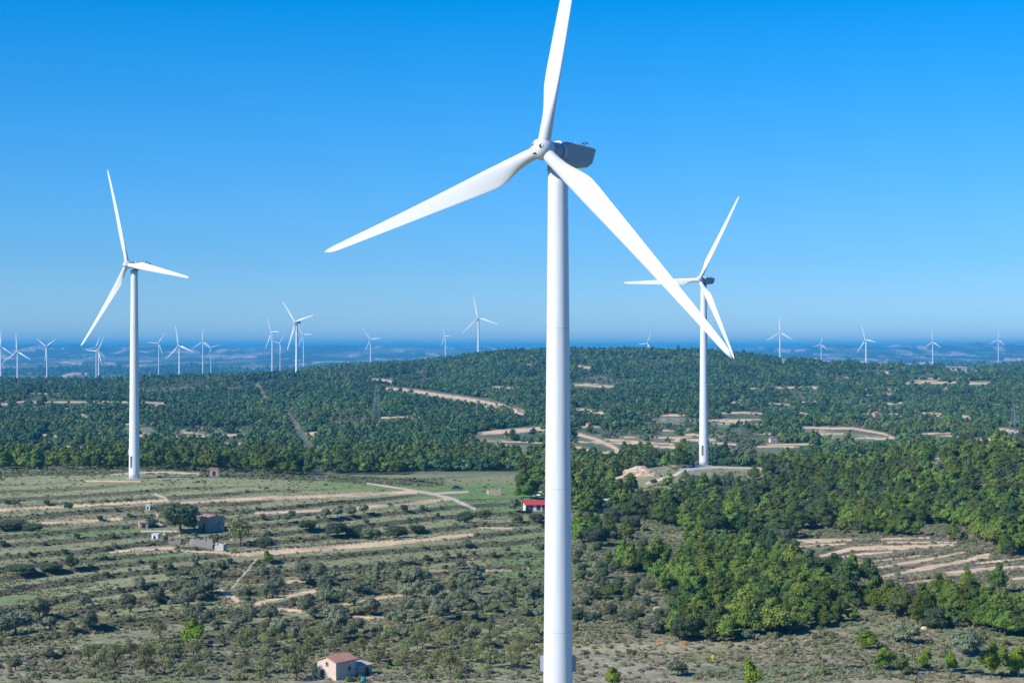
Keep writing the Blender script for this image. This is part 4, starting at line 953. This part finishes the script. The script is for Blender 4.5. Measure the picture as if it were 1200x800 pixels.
# olives and mixed trees on the left slope
def grove(kind, n, poly, dmin, smin, smax, seed, thr=-.3, noise=22, risers=False):
    x, y = scatter(n, 283, 700, -.32, .32, seed); px, py = pix(x, y)
    m = pip(px, py, poly) & clear_of(x, y, 1.0) & ((ground_class(x, y) == 0)) & (fbm(x/noise, y/noise, seed, 3) > thr)
    if risers: m &= gfield(riser, x, y) > .4
    m &= ~hides_strip(x, y, 2.2 if kind != 'oak' else 1.5, .9)
    x, y = x[m], y[m]
    if len(x): k = thin(x, y, dmin); x, y = x[k], y[k]
    return [(kind, a, b, float(rng.uniform(smin, smax)), None, 1.0) for a, b in zip(x, y)]
olv = grove('olive', 9000, [(215, 690), (300, 672), (420, 668), (500, 672), (640, 690), (640, 745), (500, 750), (300, 752), (220, 735)], 4.0, .4, 1.15, 301, .0, 15)
olv += grove('olive', 5000, [(190, 660), (260, 660), (262, 700), (190, 715)], 4.6, .5, .9, 303, -.1)
olv += grove('olive', 4000, [(0, 690), (70, 690), (200, 700), (215, 750), (60, 800), (0, 800)], 8, .4, .8, 305, .1)
olv += grove('olive', 5000, [(480, 620), (640, 600), (640, 690), (480, 670)], 7, .35, .8, 307, .1)
alm = grove('almond', 7000, [(95, 770), (190, 745), (360, 742), (640, 735), (640, 790), (450, 795), (430, 772), (360, 770), (330, 800), (130, 800)], 3.4, .5, 1.1, 311, -.3, 14)
alm += grove('almond', 3000, [(676, 745), (720, 715), (790, 705), (785, 760), (680, 770)], 5, .4, .8, 313, 0)
alm += grove('almond', 2500, [(900, 735), (1010, 740), (1000, 790), (900, 770)], 6, .35, .6, 315, -.1)
hed = grove('oak', 26000, [(0, 600), (640, 590), (640, 700), (0, 740)], 7, .14, .32, 321, .1, 18, True)
hed += grove('oak', 9000, [(676, 650), (800, 690), (790, 720), (680, 740)], 6.0, .2, .4, 323, .05)
olv = olv[:max(0, 290-sum(p_[0] == 'olive' for p_ in plants))]; alm = alm[:290]; hed = hed[:190-len(woak)]+grove('oak', 14000, [(676, 600), (760, 640), (800, 700), (785, 750), (676, 745)], 4.2, .2, .55, 325, -.02, 12)[:70]
plants += olv+alm+hed
print('plants', len(plants), 'olive', len(olv), 'almond', len(alm), 'hedge', len(hed), 'forest rest', len(forest_pts))
# bushes: the largest as things, the rest as stuff
x, y = scatter(125000, 283, 730, -.38, .38, 401); px, py = pix(x, y)
dens = .25+.4*(fbm(x/14, y/14, 403, 3) > .1)+.7*gfield(riser, x, y)
dens = np.where((px > 640) & (py > 640) & ~pip(px, py, WOODR), dens+.25, dens)
dens = np.where(pip(px, py, WOODR), .8, dens)
dens = np.where((gfield(terr, x, y) > .5) & (gfield(riser, x, y) < .5) & ~((py > 665) & (px > 200)), dens*.07, dens)
dens = np.where((py < 640) & (px < 640), dens*.6, dens)
dens = np.where((py < 585) & (px < 640), dens*.2, dens)
dens = np.where((y > 665) & (px < 520), .8, dens)
dens = np.where(((px-560)/85)**2+((py-583)/16)**2 < 1, .02, dens)
dens = np.where((px > 640) & (py > 752) & (px < 900), dens*.35, dens)
dens = np.where((py > 745) & (px < 640), dens*1.3, dens)
m = (rng.random(len(x)) < dens) & (ground_class(x, y) != 2) & (ground_class(x, y) != 3) & clear_of(x, y, -.4)
m &= (y < 690) | (rng.random(len(x)) < .5); m &= (ground_class(x, y) == 0) | (rng.random(len(x)) < .06); m &= ~hides_strip(x, y, .9, .8)
x, y = x[m], y[m]; sc_ = rng.uniform(.18, .85, len(x))*np.where(rng.random(len(x)) < .1, 1.3, .8)*np.where(gfield(cls, x, y) == 0, 1, .35)
px, py = pix(x, y); grey = rng.random(len(x)) < np.where((px > 640) | (py > 735), .7, .5)
order = np.argsort(y/sc_); inn = (np.abs(x/y) < .3)
bushes = []; bstuff = []; nb = {True: 0, False: 0}
for i in order:
    g = bool(grey[i])
    if inn[i] and nb[g] < 250 and sc_[i] > .4:
        nb[g] += 1; bushes.append(('scrub' if g else 'bush', float(x[i]), float(y[i]), float(sc_[i]), None, 1.0))
    else: bstuff.append((x[i], y[i], sc_[i], g))
plants += bushes
# build the individual plants
NAMES = {'pine': ('pine_tree', 'pine'), 'pine_dark': ('pine_tree', 'pine'), 'pine_young': ('young_pine', 'young pine'), 'olive': ('olive_tree', 'olive tree'), 'oak': ('oak_thicket', 'oak'),
         'almond': ('broadleaf_tree', 'tree'), 'bush': ('green_shrub', 'shrub'), 'scrub': ('grey_shrub', 'shrub'), 'dead_tree': ('dead_tree', 'dead tree')}
GRP = {'pine': 'pines of the wooded slopes', 'pine_dark': 'pines of the wooded slopes', 'pine_young': 'bright young pines', 'olive': 'olive trees on the terraced slope', 'oak': 'dark oak thickets on banks and in the woods',
       'almond': 'thin broadleaf trees low on the slope', 'bush': 'green shrubs on the slope', 'scrub': 'grey shrubs on the slope', 'dead_tree': None}
lm('the nearest tower', tuple(t_main.location)); lm('the left turbine', tuple(t_left.location)); lm('the gravel pad turbine', tuple(t_right.location))
for ph, a, b in (('the spreading oak', 205, 625), ('the track fork', 520, 582), ('the pale right terraces', 1090, 655), ('the bright pine pair', 537, 690), ('the vivid yellow-green pine', 231, 760), ('the upright dark tree', 83, 668),
                 ('the wide left olive clump', 20, 742), ('the round slope bush tree', 1018, 760), ('the dead purplish pine', 1066, 716), ('the bright bottom-edge pine', 880, 800), ('the grey-green bushy tree', 1132, 768),
                 ('the orange-tan strip', 430, 640), ('the tall corner pine', 1159, 795), ('the pinkish stone block', 770, 716), ('the long pink house', 1024, 547), ('the grove bare soil', 434, 722)):
    lm(ph, spot(a, b))
lmx = np.array([[600+F*a/b, HY-F*float(gz(a, b))/b] for _, a, b in LM])
ORD = ['nearest', 'second', 'third', 'fourth', 'fifth', 'sixth', 'seventh', 'eighth', 'ninth', 'tenth', 'eleventh', 'twelfth', 'thirteenth', 'fourteenth', 'fifteenth', 'sixteenth', 'seventeenth', 'eighteenth', 'nineteenth', 'twentieth']
def ordw(i):
    if i < 20: return ORD[i]
    tens = {2: 'twenty', 3: 'thirty', 4: 'forty', 5: 'fifty', 6: 'sixty', 7: 'seventy', 8: 'eighty', 9: 'ninety'}; n = i+1
    if n % 10 == 0: return {20: 'twentieth', 30: 'thirtieth', 40: 'fortieth', 50: 'fiftieth', 60: 'sixtieth', 70: 'seventieth', 80: 'eightieth', 90: 'ninetieth'}.get(n, 'farthest')
    return tens[min(9, n//10)]+'-'+['', 'first', 'second', 'third', 'fourth', 'fifth', 'sixth', 'seventh', 'eighth', 'ninth'][n % 10]
LOOK = {'pine': ('small mid-green pine', 'mid-green pine', 'tall mid-green pine'), 'pine_dark': ('small dark green pine', 'dark green pine', 'tall dark green pine'), 'pine_young': ('small yellow-green pine', 'yellow-green pine', 'bushy yellow-green pine'),
        'olive': ('small grey-green olive', 'grey-green olive', 'wide grey-green olive'), 'oak': ('low dark oak thicket', 'dark oak thicket', 'broad dark oak'), 'almond': ('small sparse tree', 'sparse olive-brown tree', 'wide sparse tree'),
        'bush': ('small green shrub', 'green shrub', 'large green shrub'), 'scrub': ('small grey shrub', 'grey shrub', 'large grey shrub'), 'dead_tree': ('dead tree',)*3}
P = np.array([[600+F*p_[1]/p_[2], HY-F*float(gz(p_[1], p_[2]))/p_[2]] for p_ in plants])
cells = {}
labels = [p_[4] for p_ in plants]
for i, p_ in enumerate(plants):
    if labels[i]: continue
    d = np.hypot(lmx[:, 0]-P[i, 0], (lmx[:, 1]-P[i, 1])*1.4); k = int(np.argmin(d)); dx, dy = P[i]-lmx[k]
    side = ('right of' if dx > 0 else 'left of') if abs(dx) > abs(dy)*1.3 else ('below' if dy > 0 else 'above')
    s_ = p_[3]; sz = {'pine': (.85, 1.15), 'pine_dark': (.85, 1.15), 'olive': (.65, .95), 'oak': (.3, .6), 'almond': (.7, 1.0), 'bush': (.6, .8), 'scrub': (.6, .8)}.get(p_[0], (.5, .9))
    look = LOOK[p_[0]][0 if s_ < sz[0] else 1 if s_ < sz[1] else 2]
    cells.setdefault((look, side, k), []).append((float(d[k]), i))
for (look, side, k), lst in cells.items():
    lst.sort()
    for r_, (_, i) in enumerate(lst):
        labels[i] = f'{look}, {"the only one" if len(lst) == 1 else ordw(r_)+" such"} {side} {LM[k][0]}' if len(lst) == 1 or r_ else f'{look}, nearest one {side} {LM[k][0]}'
rr = random.Random(3)
first = {}
for i, (kind, x0, y0, s_, lab, hs) in enumerate(plants):
    var = KINDS[kind]; v = i % len(var); nm, cat = NAMES[kind]; rz = rr.uniform(0, 6.28)
    t = thing(nm, labels[i], cat, (x0, y0, float(gz(x0, y0))-.05), rz, GRP[kind]); t.scale = (s_, s_*rr.uniform(.9, 1.1), s_*hs*rr.uniform(.92, 1.08))
    if (kind, v) not in first:
        a = part('crown', var[v][0], t); b = part('trunk', var[v][1], t) if var[v][1] else None; first[(kind, v)] = (a, b)
        if not var[v][1]: a.name = 'foliage'
    else:
        for src in first[(kind, v)]:
            if src: c_ = src.copy(); c_.parent = t; COL.objects.link(c_)
rock_l = ['pale rock', 'weathered rock']
seen_r = {}
for i, (a, b, s_) in enumerate(rocks):
    p_, sc__ = place(a, b); d = np.hypot(lmx[:, 0]-a, (lmx[:, 1]-b)*1.4); k = int(np.argmin(d)); side = 'right of' if a > lmx[k, 0] else 'left of'; n = seen_r.get((k, side), 0); seen_r[(k, side)] = n+1
    o = bpy.data.objects.new('rock', rk[i % 4]); COL.objects.link(o); o.location = p_+Vector((0, 0, .1)); o.scale = (s_,)*3; o.rotation_euler = (0, 0, i*1.3)
    o['label'] = f'{"pinkish" if (i % 4) % 2 else "brownish grey"} rock on the ground, {ordw(n)} {side} {LM[k][0]}' if n else f'{"pinkish" if (i % 4) % 2 else "brownish grey"} rock on the ground, nearest one {side} {LM[k][0]}'
    o['category'] = 'rock'; o['group'] = 'loose rocks on the slope'

# ------------------------------------------------------------------ vegetation nobody could count: one instancing object each
def inst_object(name, pts, sources, label):
    """pts: array x, y, z, scale, height factor, rot, index"""
    pts = np.asarray(pts, float); me = bpy.data.meshes.new(name); me.vertices.add(len(pts)); me.vertices.foreach_set('co', pts[:, :3].astype(np.float32).ravel())
    for nm, c in (('sc', 3), ('hs', 4), ('rz', 5)):
        a = me.attributes.new(nm, 'FLOAT', 'POINT'); a.data.foreach_set('value', pts[:, c].astype(np.float32))
    a = me.attributes.new('ix', 'INT', 'POINT'); a.data.foreach_set('value', pts[:, 6].astype(np.int32)); me.update()
    o = bpy.data.objects.new(name, me); COL.objects.link(o); o['kind'] = 'stuff'; o['label'] = label
    src = bpy.data.collections.new(name+'_sources')
    for k, s_ in enumerate(sources):
        so_ = bpy.data.objects.new(f'{name}_{k:02d}', s_); src.objects.link(so_)
    ng = bpy.data.node_groups.new(name, 'GeometryNodeTree'); ng.interface.new_socket('Geometry', in_out='INPUT', socket_type='NodeSocketGeometry'); ng.interface.new_socket('Geometry', in_out='OUTPUT', socket_type='NodeSocketGeometry')
    N = ng.nodes; gi = N.new('NodeGroupInput'); go = N.new('NodeGroupOutput'); ci = N.new('GeometryNodeCollectionInfo'); ci.inputs['Collection'].default_value = src; ci.inputs['Separate Children'].default_value = True; ci.inputs['Reset Children'].default_value = True
    io = N.new('GeometryNodeInstanceOnPoints'); io.inputs['Pick Instance'].default_value = True
    def at(nm, t='FLOAT'):
        a_ = N.new('GeometryNodeInputNamedAttribute'); a_.data_type = t; a_.inputs['Name'].default_value = nm; return a_.outputs[0]
    ng.links.new(gi.outputs[0], io.inputs['Points']); ng.links.new(ci.outputs[0], io.inputs['Instance']); ng.links.new(at('ix', 'INT'), io.inputs['Instance Index'])
    cx = N.new('ShaderNodeCombineXYZ'); ng.links.new(at('rz'), cx.inputs[2]); ng.links.new(cx.outputs[0], io.inputs['Rotation'])
    mu = N.new('ShaderNodeMath'); mu.operation = 'MULTIPLY'; s1 = at('sc'); ng.links.new(s1, mu.inputs[0]); ng.links.new(at('hs'), mu.inputs[1])
    c2 = N.new('ShaderNodeCombineXYZ'); ng.links.new(s1, c2.inputs[0]); ng.links.new(s1, c2.inputs[1]); ng.links.new(mu.outputs[0], c2.inputs[2]); ng.links.new(c2.outputs[0], io.inputs['Scale'])
    ng.links.new(io.outputs[0], go.inputs[0]); md = o.modifiers.new('scatter', 'NODES'); md.node_group = ng
    return o
def lod(mat, lobef, h, w, n, sz, seed, core=True):
    r = random.Random(seed); v, f = crown_np(lobef(r, h, w), n, sz, seed, core=core); return mesh_np('clump', v, f, LM_[mat], smooth=False)
# mid-distance wood (rest of the near pines)
mids = [lod('pine', pine_lobes, 6.5, 4.8, 700, .30, s_) for s_ in (1, 2, 3)]+[lod('pine_d', pine_lobes, 6.8, 5.4, 700, .32, s_) for s_ in (4, 5)]+[lod('oak', round_lobes, 5, 6, 700, .3, 6)]
pt = [(a, b, float(gz(a, b))-.1, s_*(1 if k_ != 'oak' else 1), rng.uniform(.85, 1.15), rng.uniform(0, 6.28), {'pine': int(rng.integers(0, 3)), 'pine_dark': 3+int(rng.integers(0, 2)), 'oak': 5}[k_]) for k_, a, b, s_ in forest_pts]
inst_object('pine_wood', pt, mids, 'mass of smaller mid-green pines filling the right slope and plateau edge')
# far forest, thinning into clearings
fars = [lod('far', pine_lobes, 7, 6, 150, .75, s_) for s_ in (11, 12, 13)]+[lod('far', round_lobes, 6, 7, 150, .75, s_) for s_ in (14, 15)]+[lod('far_y', pine_lobes, 7, 5.5, 150, .7, 16), lod('far_y', round_lobes, 5.5, 6, 150, .7, 17), lod('far_g', round_lobes, 4.5, 6, 150, .7, 18), lod('far_d', pine_lobes, 7.5, 6, 150, .75, 19), lod('far_d', round_lobes, 6, 7, 150, .75, 20)]
def far_wood(Y0, Y1, sp, scale, seed, thr):
    n = int(.72*(Y1*Y1-Y0*Y0)/2/(sp*sp)*1.25); x, y = scatter(n, Y0, Y1, -.36, .36, seed)
    gc = ground_class(x, y); ok = ((gc == 0) | ((gc == 4) & (rng.random(n) < .75))) & (gfield(halo, x, y) < .6+(gc == 4)); cl = fbm(x/110, y/260, 71, 4); cl = cl+.35*fbm(x/45, y/90, 72, 3); low = cl > thr-.12; ok &= (~low) | (rng.random(n) < .7); ok &= fbm(x/30, y/40, seed, 2) > -.62
    # only where some part could rise into view
    px, py = pix(x, y); vm = gfield(Vmin, x, y); ok &= py-22*900/y < vm+6; ok &= ~hides_strip(x, y, 7*scale, .94)
    x, y = x[ok], y[ok]; z = gz(x, y); k = len(x); sf = np.where((gc[ok] == 4) | low[ok], rng.uniform(.3, .75, k), np.where(rng.random(k) < .25, .6, 1))
    tn = fbm(x/70, y/130, 511, 3)+.45*rng.normal(size=k); ix = rng.integers(0, 5, k); ix = np.where(tn > .42, rng.integers(5, 7, k), ix); ix = np.where(tn < -.4, rng.integers(8, 10, k), ix); ix = np.where((gc[ok] == 4) | low[ok], np.where(rng.random(k) < .65, 7, ix), ix)
    return np.stack([x, y, z-.3, scale*sf*rng.uniform(.6, 1.3, k), rng.uniform(.8, 1.25, k), rng.uniform(0, 6.28, k), ix], 1)
fp = np.concatenate([far_wood(800, 1500, 3.9, .72, 501, .42), far_wood(1500, 2300, 4.7, .82, 503, .42), far_wood(2300, 3500, 6.1, 1.0, 505, .42)])
x, y = scatter(5200, 3500, 5000, -.33, .33, 507)
print('far', len(fp))
inst_object('distant_forest', fp, fars, 'dark green forest rolling over the valley and ridge beyond the fields')
pf = far_wood(3500, 9000, 24, 2.4, 509, .1)
pf = pf[fbm(pf[:, 0]/420, pf[:, 1]/1500, 73, 5) < .1]; pf[:, 2] -= 3
inst_object('distant_plain_woods', pf, fars, 'bluish woods scattered over the far plain')
# scrub
scr = [lod('scrub', low_lobes, .8, 2.0, 260, .14, s_) for s_ in (21, 22)]+[lod('green', low_lobes, .9, 2.2, 260, .15, s_) for s_ in (23, 24)]
sp_ = [(a, b, float(gz(a, b))-.05, s_, rng.uniform(.7, 1.3), rng.uniform(0, 6.28), (int(rng.integers(0, 2)) if g else 2+int(rng.integers(0, 2)))) for a, b, s_, g in bstuff]
inst_object('scrub', sp_, scr, 'low grey and green scrub covering banks and rough ground')
# dry grass and herb tufts near the bottom
def tuft(seed, mat, h=.45, w=.5):
    r = np.random.default_rng(seed); n = 40; a = r.uniform(0, 6.28, n); b = np.stack([np.cos(a), np.sin(a), 0*a], 1)*r.uniform(0, w*.4, n)[:, None]
    tip = b*2.2+np.stack([0*a, 0*a, r.uniform(.5, 1, n)*h], 1); s_ = np.stack([-np.sin(a), np.cos(a), 0*a], 1)*.05
    v = np.stack([b-s_, b+s_, tip], 1).reshape(-1, 3); return mesh_np('tuft', v, np.arange(n*3).reshape(-1, 3), LM_[mat], smooth=False)
x, y = scatter(110000, 275, 620, -.38, .38, 601); m = (rng.random(len(x)) < np.interp(y, [275, 620], [1, .5])) & (ground_class(x, y) == 0) & (fbm(x/8, y/8, 603, 3) > -.05) & ((y < 420) | (rng.random(len(x)) < .3))
x, y = x[m], y[m]; k = len(x)
gp = np.stack([x, y, gz(x, y)-.03, rng.uniform(.6, 1.5, k), rng.uniform(.6, 1.3, k), rng.uniform(0, 6.28, k), (rng.random(k) < .45)*2+rng.integers(0, 2, k)], 1)
inst_object('grass', gp, [tuft(1, 'grass'), tuft(2, 'grass', .6), tuft(3, 'green', .3), tuft(4, 'scrub', .35)], 'dry and green grass tufts on the slope')
